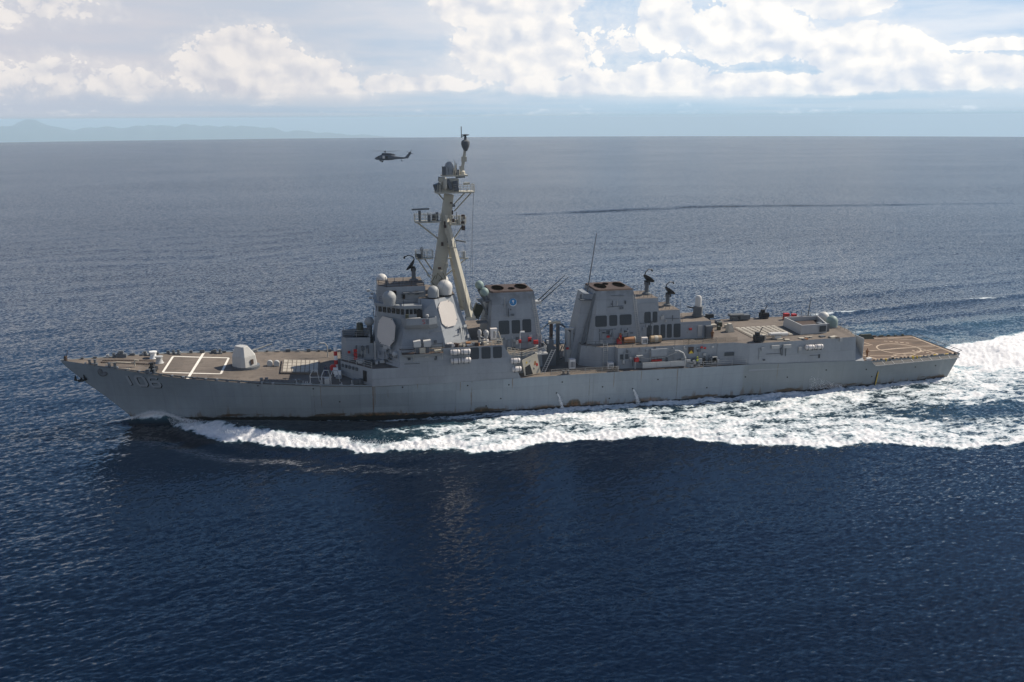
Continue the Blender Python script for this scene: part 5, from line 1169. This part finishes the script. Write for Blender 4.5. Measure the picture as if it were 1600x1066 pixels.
# ------------------------------------------------------------------ people
def person(p, rz, label, cloth, vest=None, pose=0):
    o = empty('person', p, rz, label, 'person', local=True)
    a = .22 if pose == 0 else .34
    J = {'pelvis': (0, 0, .95), 'waist': (0.0, 0, 1.15), 'chest': (.0, 0, 1.38), 'neck': (0, 0, 1.53), 'head': (.02, 0, 1.64), 'crown': (.02, 0, 1.76),
         'hl': (0, .1, .9), 'kl': (a * .4, .11, .5), 'al': (0 + a * .1, .12, .09), 'tl': (.18 + a * .1, .13, .05), 'hr': (0, -.1, .9), 'kr': (.04, -.11, .5), 'ar': (-a * .6, -.12, .09), 'tr': (.16 - a * .6, -.13, .05),
         'sl': (0, .19, 1.43), 'el': (-.05, .27, 1.17), 'wl': (.1, .3, .95), 'fl': (.14, .29, .85), 'sr': (0, -.19, 1.43), 'er': (.04 if pose == 0 else .18, -.27, 1.18), 'wr': (.16 if pose == 0 else .36, -.24, 1.02 if pose == 0 else 1.3), 'fr': (.2 if pose == 0 else .42, -.22, .93 if pose == 0 else 1.37)}
    Rr = {'pelvis': .15, 'waist': .135, 'chest': .16, 'neck': .06, 'head': .095, 'crown': .06, 'h': .095, 'k': .065, 'a': .045, 't': .04, 's': .075, 'e': .05, 'w': .034, 'f': .036}
    Ed = [('pelvis', 'waist'), ('waist', 'chest'), ('chest', 'neck'), ('neck', 'head'), ('head', 'crown')]
    for q in 'lr': Ed += [('pelvis', 'h' + q), ('h' + q, 'k' + q), ('k' + q, 'a' + q), ('a' + q, 't' + q), ('chest', 's' + q), ('s' + q, 'e' + q), ('e' + q, 'w' + q), ('w' + q, 'f' + q)]
    def skin(name, keys, grow, mat):
        ks = [k for k in J if k in keys]; me = bpy.data.meshes.new(name); me.from_pydata([J[k] for k in ks], [(ks.index(x), ks.index(y)) for x, y in Ed if x in ks and y in ks], [])
        me.materials.append(MATS[mat]); ob = bpy.data.objects.new(name, me); col.objects.link(ob); ob.parent = o
        md = ob.modifiers.new('skin', 'SKIN'); md.use_smooth_shade = True
        for i, k in enumerate(ks):
            r = Rr.get(k, Rr.get(k[0], .05)) * grow; me.skin_vertices[0].data[i].radius = (r, r)
        me.skin_vertices[0].data[ks.index('pelvis') if 'pelvis' in ks else 0].use_root = True
        md = ob.modifiers.new('sub', 'SUBSURF'); md.levels = 1; md.render_levels = 1
        return ob
    skin('body', set(J), 1.0, 'skin')
    skin('coverall', set(J) - {'head', 'crown', 'fl', 'fr'}, 1.16, cloth)
    if vest: skin('vest', {'pelvis', 'waist', 'chest', 'sl', 'sr'}, 1.34, vest)
    m = MB(); m.lathe((.02, 0, 1.64), [(.125, 0), (.13, .06), (.11, .13), (.06, .175), (.01, .185)], 14); m.build('helmet', vest or cloth, o, smooth=True)
    return o
person((137.6, -3.7, zc(137.6) + .005), R(200), 'person in a lime yellow vest and dark coveralls standing near the hangar end', 'navy_cloth', 'lime_cloth')
person((136.9, -6.6, zc(136.9) + .005), R(20), 'person in brown coveralls walking on the flight deck beside the white line', 'brown_cloth', None, 1)
person((103.2, -9.2, zc(103.2) + .005), R(80), 'person in a yellow green vest on the port walkway below the signal board', 'blue_cloth', 'lime_cloth', 1)
person((41.0, -4.2, zd(41.0, -4.2) + .005), R(120), 'person in dark blue coveralls beside the red and white post on the foredeck', 'blue_cloth')
person((107.3, -5.6, 9.885), R(260), 'person in dark brown clothing at the corner of the after house', 'brown_cloth')

# ------------------------------------------------------------------ helicopter
def helicopter():
    fwd = Vector((math.sin(R(11.033)), math.cos(R(11.033)), 0)); rt = Vector((math.cos(R(11.033)), -math.sin(R(11.033)), 0))
    D = 425.0
    c = Vector((CAM.x, CAM.y, 0)) + fwd * D + rt * (-(800 - 609) / 1400 * D * 1.005); c.z = 29.5
    yaw = math.atan2(-rt.y, -rt.x) + R(6)
    o = empty('helicopter', c, yaw, 'dark grey twin engine naval helicopter flying above the sea beyond the mast', 'helicopter', local=True)
    o.rotation_euler = (0, R(-1), yaw)
    H = MB(); n = 18
    secs = [(5.0, -.1, .15, .2), (4.6, -.05, .5, .5), (3.9, .05, .85, .75), (3.0, .25, 1.05, 1.0), (1.8, .45, 1.15, 1.3), (.5, .5, 1.18, 1.38), (-1.5, .5, 1.18, 1.35), (-3.2, .45, 1.1, 1.15), (-4.3, .4, .8, .85), (-5.6, .3, .5, .6), (-8.0, .25, .33, .42), (-9.4, .35, .26, .36), (-10.2, .5, .2, .3)]
    V = []; F = []
    for x, z, w, h in secs:
        for i in range(n):
            t = 2 * math.pi * i / n; cx, sx = math.cos(t), math.sin(t)
            V.append((x, w * math.copysign(abs(cx) ** .7, cx), z + h * math.copysign(abs(sx) ** .7, sx)))
    for k in range(len(secs) - 1):
        for i in range(n): j = (i + 1) % n; F.append((k * n + i, k * n + j, (k + 1) * n + j, (k + 1) * n + i))
    F.append(tuple(range(n))); F.append(tuple((len(secs) - 1) * n + i for i in range(n)))
    H.add(V, F); H.build('fuselage', 'aircraft_grey', o, True)
    for sg in (-1, 1):
        m = MB(); m.lathe((-.8, sg * .62, 2.05), [(.3, 2.4), (.45, 2.0), (.48, .2), (.42, -1.6), (.3, -2.1)], 14, axis='x'); m.build('engine', 'aircraft_grey', o, True)
        m = MB(); m.beam((.6, sg * 1.0, -.5), (1.5, sg * 1.55, -1.35), .25, .2, .15, .15); w = m.build('landing_gear', 'rotor_grey', o)
        m = MB(); m.lathe((1.6, sg * 1.6, -1.4), [(.2, -.15), (.36, -.12), (.36, .12), (.2, .15)], 14, axis='y'); m.build('tyre', 'black_paint', w)
        m = MB(); m.poly([(4.1, sg * .78, .35), (3.0, sg * 1.07, .35), (2.9, sg * .95, 1.1), (3.6, sg * .75, .95)], (0, sg * .03, .02)); m.build('cockpit_window', 'dark_glass', o)
        m = MB(); m.box((.9, sg * 1.17, .6), (1.0, .08, 1.3)); m.build('cabin_door', 'raft_white', o)
        m = MB(); m.box((-.5, sg * 1.18, .55), (1.1, .08, 1.1)); m.build('cabin_opening', 'black_paint', o)
        m = MB(); m.tube((1.6, sg * 1.3, -.6), (3.2, sg * 1.3, -.55), .16); m.build('sensor_pod', 'rotor_grey', o)
    m = MB(); m.lathe((-.9, 0, 1.7), [(.55, 2.7), (.75, 1.6), (.7, 0), (.55, -2.4), (.15, -3.6)], 14, axis='x'); m.build('engine_cowling', 'aircraft_grey', o, True)
    m = MB(); m.beam((-9.6, 0, .3), (-11.6, 0, 2.9), 1.5, .3, .9, .16); m.build('tail_fin', 'aircraft_grey', o)
    m = MB(); m.box((-9.9, 0, .75), (1.1, 4.2, .12)); m.build('stabiliser', 'aircraft_grey', o)
    m = MB(); m.beam((-7.0, 0, .0), (-7.4, 0, -.9), .2, .2, .12, .12); w = m.build('tail_wheel', 'rotor_grey', o)
    m = MB(); m.lathe((-7.45, 0, -1.05), [(.15, -.1), (.27, -.08), (.27, .08), (.15, .1)], 12, axis='y'); m.build('tyre', 'black_paint', w)
    m = MB(); m.lathe((.2, 0, 2.2), [(.35, 0), (.25, .5), (.25, .85), (.55, .9), (.55, 1.12), (.2, 1.25)], 14); hub = m.build('main_rotor', 'rotor_grey', o)
    for k in range(4):
        a = R(38) + k * math.pi / 2; d = Vector((math.cos(a), math.sin(a), 0)); sd_ = Vector((-d.y, d.x, 0)); V = []
        for t, dz in ((.5, 0), (3.5, .06), (6.5, .2), (8.1, .34)):
            cc = Vector((.2, 0, 3.2)) + d * t + Vector((0, 0, dz)); V += [cc + sd_ * .27 + Vector((0, 0, .03)), cc - sd_ * .27, cc - sd_ * .27 - Vector((0, 0, .05)), cc + sd_ * .27 - Vector((0, 0, .02))]
        F = []
        for q in range(3):
            for i in range(4): F.append((q * 4 + i, q * 4 + (i + 1) % 4, q * 4 + 4 + (i + 1) % 4, q * 4 + 4 + i))
        F += [(0, 1, 2, 3), (12, 13, 14, 15)]; m = MB(); m.add(V, F); m.build('rotor_blade', 'rotor_grey', hub)
    m = MB(); m.tube((-11.4, -.05, 2.6), (-11.4, .35, 2.6), .18); tr = m.build('tail_rotor', 'rotor_grey', o)
    for k in range(4):
        a = R(20) + k * math.pi / 2; d = Vector((math.cos(a), 0, math.sin(a))); m = MB(); m.beam(Vector((-11.4, .35, 2.6)) + d * .15, Vector((-11.4, .35, 2.6)) + d * 1.65, .05, .25, .04, .2, side=d.cross(Vector((0, 1, 0)))); m.build('rotor_blade', 'rotor_grey', tr)
    m = MB(); m.beam((4.9, 0, 0), (5.9, 0, -.12), .06, .06, .04, .04); m.build('nose_probe', 'rotor_grey', o)
    m = MB(); m.lathe((2.4, 0, -.95), [(.25, .1), (.55, 0), (.5, -.35), (.2, -.5)], 14); m.build('belly_radar', 'rotor_grey', o, True)
helicopter()

# ------------------------------------------------------------------ sea
R_SEA = 218000.0
def water_mat():
    m, nt, b = new_mat('sea_surface')
    p = geo_pos(); x, y, z = sep(p)
    calm = attr('calm'); foam = attr('foam'); aer = attr('aer'); lod = attr('lod'); slick = attr('slick')
    # small ripples as slope noise (the mesh carries the larger waves)
    ca, sa = math.cos(R(18)), math.sin(R(18))
    u = x * ca + y * sa; v = y * ca - x * sa
    cat = sm(noise(comb(x * 0.006, y * 0.012, 0.0), 1.0, 4, 0.55), 0.32, 0.68, 0.60, 1.30)
    n1 = noise(comb(u * 0.55, v * 1.0, 0.0), 2.6, 3, 0.6, color=True)
    n2 = noise(comb(u * 0.5, v * 1.0, 4.0), 0.9, 4, 0.6, color=True)
    s1 = vmath('SUBTRACT', n1, (0.5, 0.5, 0.5)); s2 = vmath('SUBTRACT', n2, (0.5, 0.5, 0.5))
    amp1 = (0.74 + lod * 0.45) * cat * (1.0 + slick * 1.1) * (1.0 - calm * .75); amp2 = lod * 0.42 * cat * (1.0 + slick * 1.4)
    sl = vmath('ADD', vmath('SCALE', s1, scale=amp1), vmath('SCALE', s2, scale=amp2))
    sx, sy, sz = sep(sl)
    gn = nt.nodes.new('ShaderNodeNewGeometry'); N = S(gn.outputs['Normal'])
    nrm = vmath('NORMALIZE', vmath('ADD', N, comb(sx, sy - slick * .26, 0.0)))
    setc(nt, b, (0.0009, 0.0058, 0.0180), 0.07 , normal=nrm)
    nt.links.new((0.05 + lod * 0.17).k, b.inputs['Roughness']); b.inputs['IOR'].default_value = 1.333; b.inputs['Specular Tint'].default_value = (.87, .94, 1.0, 1)
    cyan = mixc((aer * 1.0).clamp(), (0.0009, 0.0058, 0.0180), (0.07, 0.20, 0.24)); nt.links.new(cyan.k, b.inputs['Base Color'])
    # foam: lacy white over the water, broken up by fine noise drawn out along the wake
    w = noise(p, 0.35, 3, 0.5, color=True)
    fp = vmath('ADD', comb(x * 0.42, y * 1.0, 0.0), vmath('SCALE', vmath('SUBTRACT', w, (0.5, 0.5, 0.5)), scale=2.2))
    f1 = noise(fp, 0.55, 8, 0.66); f2 = noise(fp, 1.7, 6, 0.7)
    fn = f1 * 0.55 + f2 * 0.45
    t = 0.76 - foam * 0.46
    mask = sm(fn - t, -0.03, 0.06) * sm(foam, 0.02, 0.15)
    fb = nt.nodes.new('ShaderNodeBsdfPrincipled')
    tone = 0.46 + f2 * 0.56
    fc = mixc(sm(fn - t, 0.0, 0.16), (0.42, 0.50, 0.54), comb(smin(tone, 0.88), smin(tone * 1.0, 0.88), smin(tone * 1.01, 0.89)))
    nt.links.new(fc.k, fb.inputs['Base Color']); fb.inputs['Roughness'].default_value = 0.9; fb.inputs['Specular IOR Level'].default_value = 0.15
    bp = nt.nodes.new('ShaderNodeBump'); bp.inputs['Strength'].default_value = 0.6; bp.inputs['Distance'].default_value = 0.25
    nt.links.new(fn.k, bp.inputs['Height']); nt.links.new(bp.outputs[0], fb.inputs['Normal'])
    mx = nt.nodes.new('ShaderNodeMixShader'); nt.links.new(mask.k, mx.inputs[0]); nt.links.new(b.outputs[0], mx.inputs[1]); nt.links.new(fb.outputs[0], mx.inputs[2])
    nt.links.new(mx.outputs[0], nt.nodes['Material Output'].inputs['Surface'])
water_mat()

def spec_tile(N, L, lmin, lmax, wind, spread, slope, seed, p=2.0):
    g = np.random.default_rng(seed); k1 = np.fft.fftfreq(N, L / N) * 2 * np.pi
    kx, ky = np.meshgrid(k1, k1, indexing='ij'); k = np.hypot(kx, ky); k[0, 0] = 1
    lam = 2 * np.pi / k; th = np.arctan2(ky, kx) - wind
    A = k ** -p * (np.abs(np.cos(th)) ** spread + 0.06) * ((lam > lmin) & (lam < lmax)); A[0, 0] = 0
    H = A * (g.normal(size=(N, N)) + 1j * g.normal(size=(N, N)))
    h = np.fft.ifft2(H).real
    gx = np.fft.ifft2(1j * kx * np.fft.fft2(h)).real; gy = np.fft.ifft2(1j * ky * np.fft.fft2(h)).real
    c = slope / np.sqrt((gx ** 2 + gy ** 2).mean())
    F = np.fft.fft2(h * c)
    return h * c, np.fft.ifft2(1j * kx / k * F).real, np.fft.ifft2(1j * ky / k * F).real, L
def samp(T, x, y, rot=0.0):
    c, s = math.cos(rot), math.sin(rot); L = T[3]; N = T[0].shape[0]
    u = ((x * c + y * s) / L * N) % N; v = ((-x * s + y * c) / L * N) % N
    i = u.astype(int) % N; j = v.astype(int) % N; fu = u - np.floor(u); fv = v - np.floor(v); i1 = (i + 1) % N; j1 = (j + 1) % N
    def g(a): return (a[i, j] * (1 - fu) + a[i1, j] * fu) * (1 - fv) + (a[i, j1] * (1 - fu) + a[i1, j1] * fu) * fv
    h, dx, dy = g(T[0]), g(T[1]), g(T[2])
    return h, dx * c - dy * s, dx * s + dy * c
def ss(a, b, x): t = np.clip((x - a) / (b - a), 0, 1); return t * t * (3 - 2 * t)

OS = [8, 12, 16, 19, 22, 27, 33, 38, 43, 51, 61, 68, 74, 88, 102, 112, 132, 146, 165, 200, 260]
OP = [.6, 2.6, 4.6, 7.8, 10.6, 14.0, 17.4, 19.6, 20.8, 23.4, 25.2, 25.4, 23.6, 25.4, 30.6, 33.6, 39.4, 39.4, 38.5, 41, 47]
def wake(s, y, nz, nz2):
    p = np.abs(y); port = y < 0
    O = np.interp(s, OS, OP) + nz * 1.7 * np.interp(s, [15, 40], [.2, 1.0])
    hw = np.interp(s, _ws, _wh) * (s > 10.3)
    bw = np.interp(s, [10, 16, 20, 28, 36, 45, 60, 70, 90, 120, 150], [.5, 4.0, 6.8, 8.0, 7.2, 6.0, 6.5, 7.0, 8, 10, 11])
    edge = 1 - ss(-2.0, .7, p - O)
    band = edge * ss(-1.15, -.35, (p - O) / bw)
    start = ss(14, 18, s); fade = 1 - ss(190, 330, s)
    dens = band * np.interp(s, [14, 18, 24, 60, 100, 120, 150, 170], [.7, .9, .95, .92, .78, .76, .70, .5])
    inner = np.interp(s, [20, 34, 48, 58, 66, 80, 125, 140, 160, 200], [.0, .12, .42, .58, .64, .64, .66, .64, .64, .50])
    inner = inner - .05 + nz2 * .26
    gap = np.exp(-((s - 149) / 15) ** 2 - ((p - 24.5 - (s - 149) * .06) / 3.4) ** 2) * .34 + np.exp(-((s - 116) / 9) ** 2 - ((p - 22) / 1.4) ** 2) * .15
    lane = np.exp(-((p - hw - np.interp(s, [20, 34, 45, 60, 75], [2.0, 2.3, 3.2, 4.5, 5])) / np.interp(s, [20, 40, 60, 75], [1.3, 1.6, 1.4, 1.0])) ** 2) * (1 - ss(52, 68, s)) * .8
    dens = np.maximum(dens, edge * ss(-4.8, -1.6, p - O) * np.interp(s, [16, 22, 120, 150, 175], [.7, 1.0, .98, .85, .5]))
    dens = np.maximum(dens, edge * np.clip(inner - gap - lane, 0, 1))
    line = np.exp(-((p - hw - .45) / .5) ** 2) * ss(24, 30, s) * np.interp(s, [26, 45, 60], [.45, .62, .7]); dens = np.maximum(dens, line * (s < 153.5))
    strip = ss(3.2, 1.6, p - hw) if False else (1 - ss(1.4, 3.2, p - hw)) * ss(55, 75, s) * (s < 156) * .80; dens = np.maximum(dens, strip)
    dens *= start * fade
    dens = np.where(port, dens, dens * np.interp(s, [100, 150, 200], [.8, .62, .5]))
    # bow sheet clinging to the stem
    sheet = np.exp(-((s - 13.5) / 4.2) ** 2) * np.exp(-((p - hw - .15) / .75) ** 2); dens = np.maximum(dens, sheet * 1.0 * ss(9.0, 10.5, s))
    # propeller wash behind the transom
    yc = np.interp(s, [153, 160, 172, 195, 260], [0, 1.5, 4.5, 11, 26]); hwid = np.interp(s, [153, 158, 172, 195, 260], [6.6, 7.2, 9.5, 14, 20])
    core = (1 - ss(.72, 1.08, np.abs(y - yc) / hwid + nz * .16)) * ss(152.2, 153.6, s); dens = np.maximum(dens, core * (1.05 - ss(210, 330, s) * .6))
    aer = np.clip(np.maximum(edge * start * .15 * fade * (.6 + nz2), core * .9) + sheet * .5 + np.exp(-((s - 161) / 5) ** 2 - ((y + 2.5) / 2.2) ** 2) * .6, 0, 1)
    dens -= np.exp(-((s - 161) / 5) ** 2 - ((y + 2.3) / 1.8) ** 2) * .45
    # heights
    amp = np.interp(s, [9, 12, 16, 22, 32, 45, 65, 100, 160, 240], [.0, .6, 1.1, 1.35, 1.25, .85, .5, .35, .3, .2])
    cc = p - (O - 1.5); ridge = amp * (1 - ss(-6.5, .4, p - O)) * (ss(.2, 3.6, p - hw) * (1 - ss(50, 75, s)) + ss(50, 75, s))
    trough = -.55 * np.interp(s, [8, 18, 40, 70], [0, 1, .7, 0]) * np.exp(-((p - O - 4) / 2.6) ** 2)
    hull = np.interp(s, [9, 60, 80, 140, 156], [0, 0, .15, .3, .6]) * (1 - ss(.5, 5, p - hw)) * (s < 158)
    stem_ = sheet * 1.5
    mound = 1.9 * np.exp(-((s - 176) / 13) ** 2 - ((y - 7) / 8) ** 2) + .5 * np.exp(-((s - 160) / 6) ** 2 - ((y - 1) / 6) ** 2)
    # far diverging crests to starboard
    kel = np.zeros_like(s)
    for (a, b, w, q) in (((158, 50), (235, 63), 2.2, .34), ((168, 40), (240, 52), 2.6, .26), ((160, 28), (230, 40), 2.6, .24), ((150, 66), (260, 86), 3, .18)):
        L = math.hypot(b[0] - a[0], b[1] - a[1]); tx, ty = (b[0] - a[0]) / L, (b[1] - a[1]) / L
        al = (s - a[0]) * tx + (y - a[1]) * ty; ac = -(s - a[0]) * ty + (y - a[1]) * tx
        g = np.exp(-(ac / w) ** 2) * ss(-12, 5, al) * (1 - ss(L - 5, L + 20, al)); kel += q * g
        dens = np.maximum(dens, g * (.50 if w < 2.4 else .36) * (.5 + nz2 * 1.2))
    return np.clip(dens, 0, 1.1), aer, ridge + trough + hull + stem_ + mound * (s > 150) + kel

def build_sea():
    H = CAM.z
    fine = np.linspace(-43, 43, 1320); coarse = np.linspace(44.5, 315.5, 180)
    azd = np.concatenate([fine, coarse]); az = np.radians(azd + 11.033)
    tanv = np.linspace(H / 60, H / 4200, 900); rr = np.concatenate([np.geomspace(4, 59.5, 70), H / tanv, np.geomspace(4300, 7500, 14)])
    na, nr = len(az), len(rr)
    r2, a2 = np.meshgrid(rr, az, indexing='ij')
    x = CAM.x + r2 * np.sin(a2); y = CAM.y + r2 * np.cos(a2)
    dr = np.gradient(rr)[:, None] * np.ones((1, na)); da = r2 * np.radians(np.where(np.abs(azd) < 43.1, 86 / 1320, 1.5))[None, :]; sp = np.maximum(dr, da)
    z = -r2 ** 2 / (2 * R_SEA)
    dist = math.radians(108)
    TA_ = spec_tile(256, 173.0, 4.0, 22, dist, 4, .020, 3); TB_ = spec_tile(512, 97.0, 1.3, 3.4, dist, 2.5, .044, 5, 1.9); TB2 = spec_tile(512, 71.0, 1.2, 2.6, dist, 2, .038, 9, 1.9); TC_ = spec_tile(512, 43.0, 0.35, 1.1, dist, 1.5, .115, 6, 1.9)
    TN = spec_tile(256, 61.0, 1.2, 30, 0, 0, .3, 11, 1.6); nrm = lambda T: T[0].std()
    nz = samp(TN, x, y)[0] / nrm(TN) * .4; nz2 = np.clip(samp(TN, x * .55 + 17, y + 9, .5)[0] / nrm(TN) * .25 + .5, 0, 1) - .25
    dens, aer, hgt = wake(x, y, nz, nz2)
    near = (np.abs(x - 90) < 260) & (np.abs(y) < 120)
    dens = np.where(near, dens, 0); aer = np.where(near, aer, 0)
    dx = np.zeros_like(x); dy = np.zeros_like(x)
    gust = .8 + .4 * np.clip(samp(spec_tile(128, 900.0, 60, 600, 0, 0, .1, 21, 1.5), x, y)[0] * .25 + .5, 0, 1)
    calm = np.clip(.85 * np.exp(-((x - 24) / 20) ** 2 - ((y + 16) / 13) ** 2) + .45 * np.exp(-((x - 62) / 46) ** 2 - ((y + 34) / 20) ** 2), 0, .9)
    shelter = 1 - calm * .7
    for T, lm, rot, ch in ((TA_, 4.5, 0, .8), (TB_, 1.5, .0, .9), (TB2, 1.5, .45, .8), (TC_, .7, -.3, .7)):
        f = ss(1.0, 2.2, lm / sp * 1.3) * gust * (shelter if T is not TA_ else 1)
        h, ax, ay = samp(T, x, y, rot); z += h * f; dx += ax * f * ch; dy += ay * f * ch
    rel = samp(TC_, x * .7, y * 1.3, 1.1)[0] / nrm(TC_) * .07 + samp(TN, x * 2.3, y * 3.1, .2)[0] / nrm(TN) * .12
    z += rel * np.clip(dens, 0, 1) * ss(.8, 2.0, 1.6 / sp)
    z += np.where(near, hgt, 0)
    inside = (np.abs(y) < np.interp(x, _ws, _wh) - 1.0) & (x > 12) & (x < 152.5); z = np.where(inside, np.minimum(z, .8), z)
    x = x - dx; y = y - dy
    co = np.stack([x, y, z], -1).reshape(-1, 3)
    i = np.arange(nr - 1)[:, None] * na; j = np.arange(na)[None, :]; jn = (j + 1) % na
    q = np.stack([i + j, i + na + j, i + na + jn, i + jn], -1).reshape(-1, 4)[:, ::-1]
    cen = len(co); co = np.vstack([co, [[CAM.x, CAM.y, 0]]]); tri = np.stack([np.full(na, cen), np.arange(na), (np.arange(na) + 1) % na], -1)[:, ::-1]
    me = bpy.data.meshes.new('sea_water'); nq, ntr = len(q), len(tri)
    me.vertices.add(len(co)); me.vertices.foreach_set('co', co.astype(np.float32).ravel())
    me.loops.add(nq * 4 + ntr * 3); me.loops.foreach_set('vertex_index', np.concatenate([q.ravel(), tri.ravel()]).astype(np.int32))
    me.polygons.add(nq + ntr); me.polygons.foreach_set('loop_start', np.concatenate([np.arange(nq) * 4, nq * 4 + np.arange(ntr) * 3]).astype(np.int32))
    me.polygons.foreach_set('use_smooth', np.ones(nq + ntr, dtype=bool))
    me.update(calc_edges=True)
    lod = ss(90, 420, r2)
    ym = np.interp(x, [60, 110, 145, 188, 235, 279, 320, 420, 520], [296, 299, 302.5, 308.6, 318.3, 315, 306, 296, 286])
    slick = np.exp(-((y - ym) / np.interp(x, [100, 200, 320], [2.5, 5.5, 4])) ** 2) * ss(115, 175, x) * (1 - ss(290, 400, x) * .8) * (.65 + nz2 * 1.4)
    for nme, arr in (('foam', dens), ('aer', aer), ('lod', lod), ('slick', slick), ('calm', calm)):
        at = me.attributes.new(nme, 'FLOAT', 'POINT'); at.data.foreach_set('value', np.append(arr.ravel(), 0).astype(np.float32))
    me.materials.append(MATS['sea_surface'])
    o = bpy.data.objects.new('sea_water', me); col.objects.link(o); o['kind'] = 'structure'
    if me.polygons[0].normal.z < 0: me.flip_normals()
build_sea()

# ------------------------------------------------------------------ far coast and hazy air
def build_hills():
    m, nt, b = new_mat('forested_hills'); p = geo_pos(); setc(nt, b, mixc(noise(p, .004, 5, .6), (.02, .045, .03), (.05, .07, .05)), .9)
    fwd = Vector((math.sin(R(11.033)), math.cos(R(11.033)))); rt = Vector((fwd.y, -fwd.x)); D = 20000.0; K0 = D / 14000.0
    prof = [(-40, 250), (-33, 330), (-31, 365), (-29.5, 395), (-28.4, 440), (-27.6, 485), (-26.9, 445), (-26.0, 395), (-24.5, 385), (-22.5, 392), (-20.0, 398), (-18.2, 405), (-16.8, 388), (-15.0, 352), (-12.5, 305), (-10, 240), (-6, 180), (-3, 150), (2, 60), (20, 0)]
    A = [a for a, _ in prof]; Z = [z for _, z in prof]; n = 260; V = []; F = []; K = 12
    for i in range(n):
        a = -40 + 60 * i / (n - 1); h = float(np.interp(a, A, Z)); rough = (mnoise.noise(Vector((a * .9, 1, 0))) * 22 + mnoise.noise(Vector((a * 3.1, 5, 0))) * 9)
        for k in range(K):
            t = k / (K - 1); d = D + (t - .4) * 9000; env = math.sin(math.pi * min(max(t, 0), 1)) ** .8
            z = 47.8 + K0 * (-567.8 + (h + rough) * env * (1 + .15 * mnoise.noise(Vector((a * 1.2, t * 5, 9)))) + 70 * env)
            q = (fwd * math.cos(R(a)) + rt * math.sin(R(a))) * d; V.append((CAM.x + q.x, CAM.y + q.y, z))
    for i in range(n - 1):
        for k in range(K - 1): F.append((i * K + k, i * K + k + 1, (i + 1) * K + k + 1, (i + 1) * K + k))
    mb = MB(); mb.add(V, F); o = mb.build('hills', m, None, True); o['kind'] = 'structure'
build_hills()
HAZE = True
if HAZE:
    m = bpy.data.materials.new('haze_air'); m.use_nodes = True; nt = m.node_tree; nt.nodes.clear(); MATS['haze_air'] = m
    v = nt.nodes.new('ShaderNodeVolumePrincipled'); v.inputs['Color'].default_value = (.66, .855, 1.0, 1); v.inputs['Density'].default_value = 0.000095; v.inputs['Anisotropy'].default_value = 0.0
    o = nt.nodes.new('ShaderNodeOutputMaterial'); nt.links.new(v.outputs[0], o.inputs['Volume'])
    mb = MB(); mb.box((0, 16000, -590), (90000, 50000, 1300)); h = mb.build('haze', m); h['kind'] = 'stuff'

# ------------------------------------------------------------------ spray and overboard discharges
def spray(name, pts, label, cat, mat):
    mb = MB()
    for p, r in pts:
        d = Vector((rnd.gauss(0, 1), rnd.gauss(0, 1), rnd.gauss(0, 1))).normalized(); u = d.orthogonal().normalized() * r; w = d.cross(u)
        p = Vector(p); mb.add([p + u, p - u * .5 + w * .9, p - u * .5 - w * .9, p + d * r], [(0, 1, 2), (0, 1, 3), (1, 2, 3), (2, 0, 3)])
    o = mb.build(name, mat); tag(o, label, cat, kind='stuff'); return o
paint('spray_white', (.80, .82, .84), dirt=.05, streak=0)
P = []
for i in range(4200):                                            # droplets thrown up along the breaking bow wave
    s = rnd.uniform(16, 60); O = float(np.interp(s, OS, OP)); a = float(np.interp(s, [9, 16, 22, 32, 45, 65], [.5, 1.0, 1.5, 1.4, 1.0, .7]))
    P.append(((s, -(O - 1.2 + rnd.gauss(0, .7)), a * .8 + abs(rnd.gauss(0, .35))), rnd.uniform(.02, .07)))
for i in range(3600):
    s = rnd.uniform(9.6, 21); z = 1.75 * math.exp(-((s - 13.6) / 4.0) ** 2) + rnd.gauss(.0, .16); P.append(((s, -half(s, max(z, 0)) - abs(rnd.gauss(.15, .3)) - max(0, s - 15) * .28 * rnd.random(), z), rnd.uniform(.02, .075)))
spray('sea_spray', P, 'fine white spray flying off the breaking bow wave', 'spray', 'spray_white')
def jet(s, z0, ds, z1, w0, w1, n, label):
    P = []
    for i in range(n):
        t = rnd.random() ** .8; s_ = s + ds * t + rnd.gauss(0, 1) * (w0 + (w1 - w0) * t) * .5; z = z0 + (z1 - z0) * t ** 1.5
        P.append(((s_, -half(s_, max(z, .2)) - .12 - .5 * t + rnd.gauss(0, .06), z), rnd.uniform(.03, .08)))
    spray('water_jet', P, label, 'water jet', 'spray_white')
jet(78.5, 3.2, .9, .5, .08, .35, 420, 'thin white water jet pouring from the hull side below the boat opening')
jet(91.7, 3.1, .9, .5, .1, .4, 600, 'white water jet pouring from the hull side below the deck lockers')
P = []
for i in range(900):
    t = rnd.random(); s = 124.5 + 6.5 * t + rnd.gauss(0, .2); z = .7 + (2.6 - 2.2 * t) * rnd.random() ** 1.6; P.append(((s, -half(s, z) - .15 - rnd.random() * .25, z), rnd.uniform(.02, .06)))
spray('water_spray', P, 'pale fan of spray thrown against the after hull below the hangar', 'spray', 'spray_white')
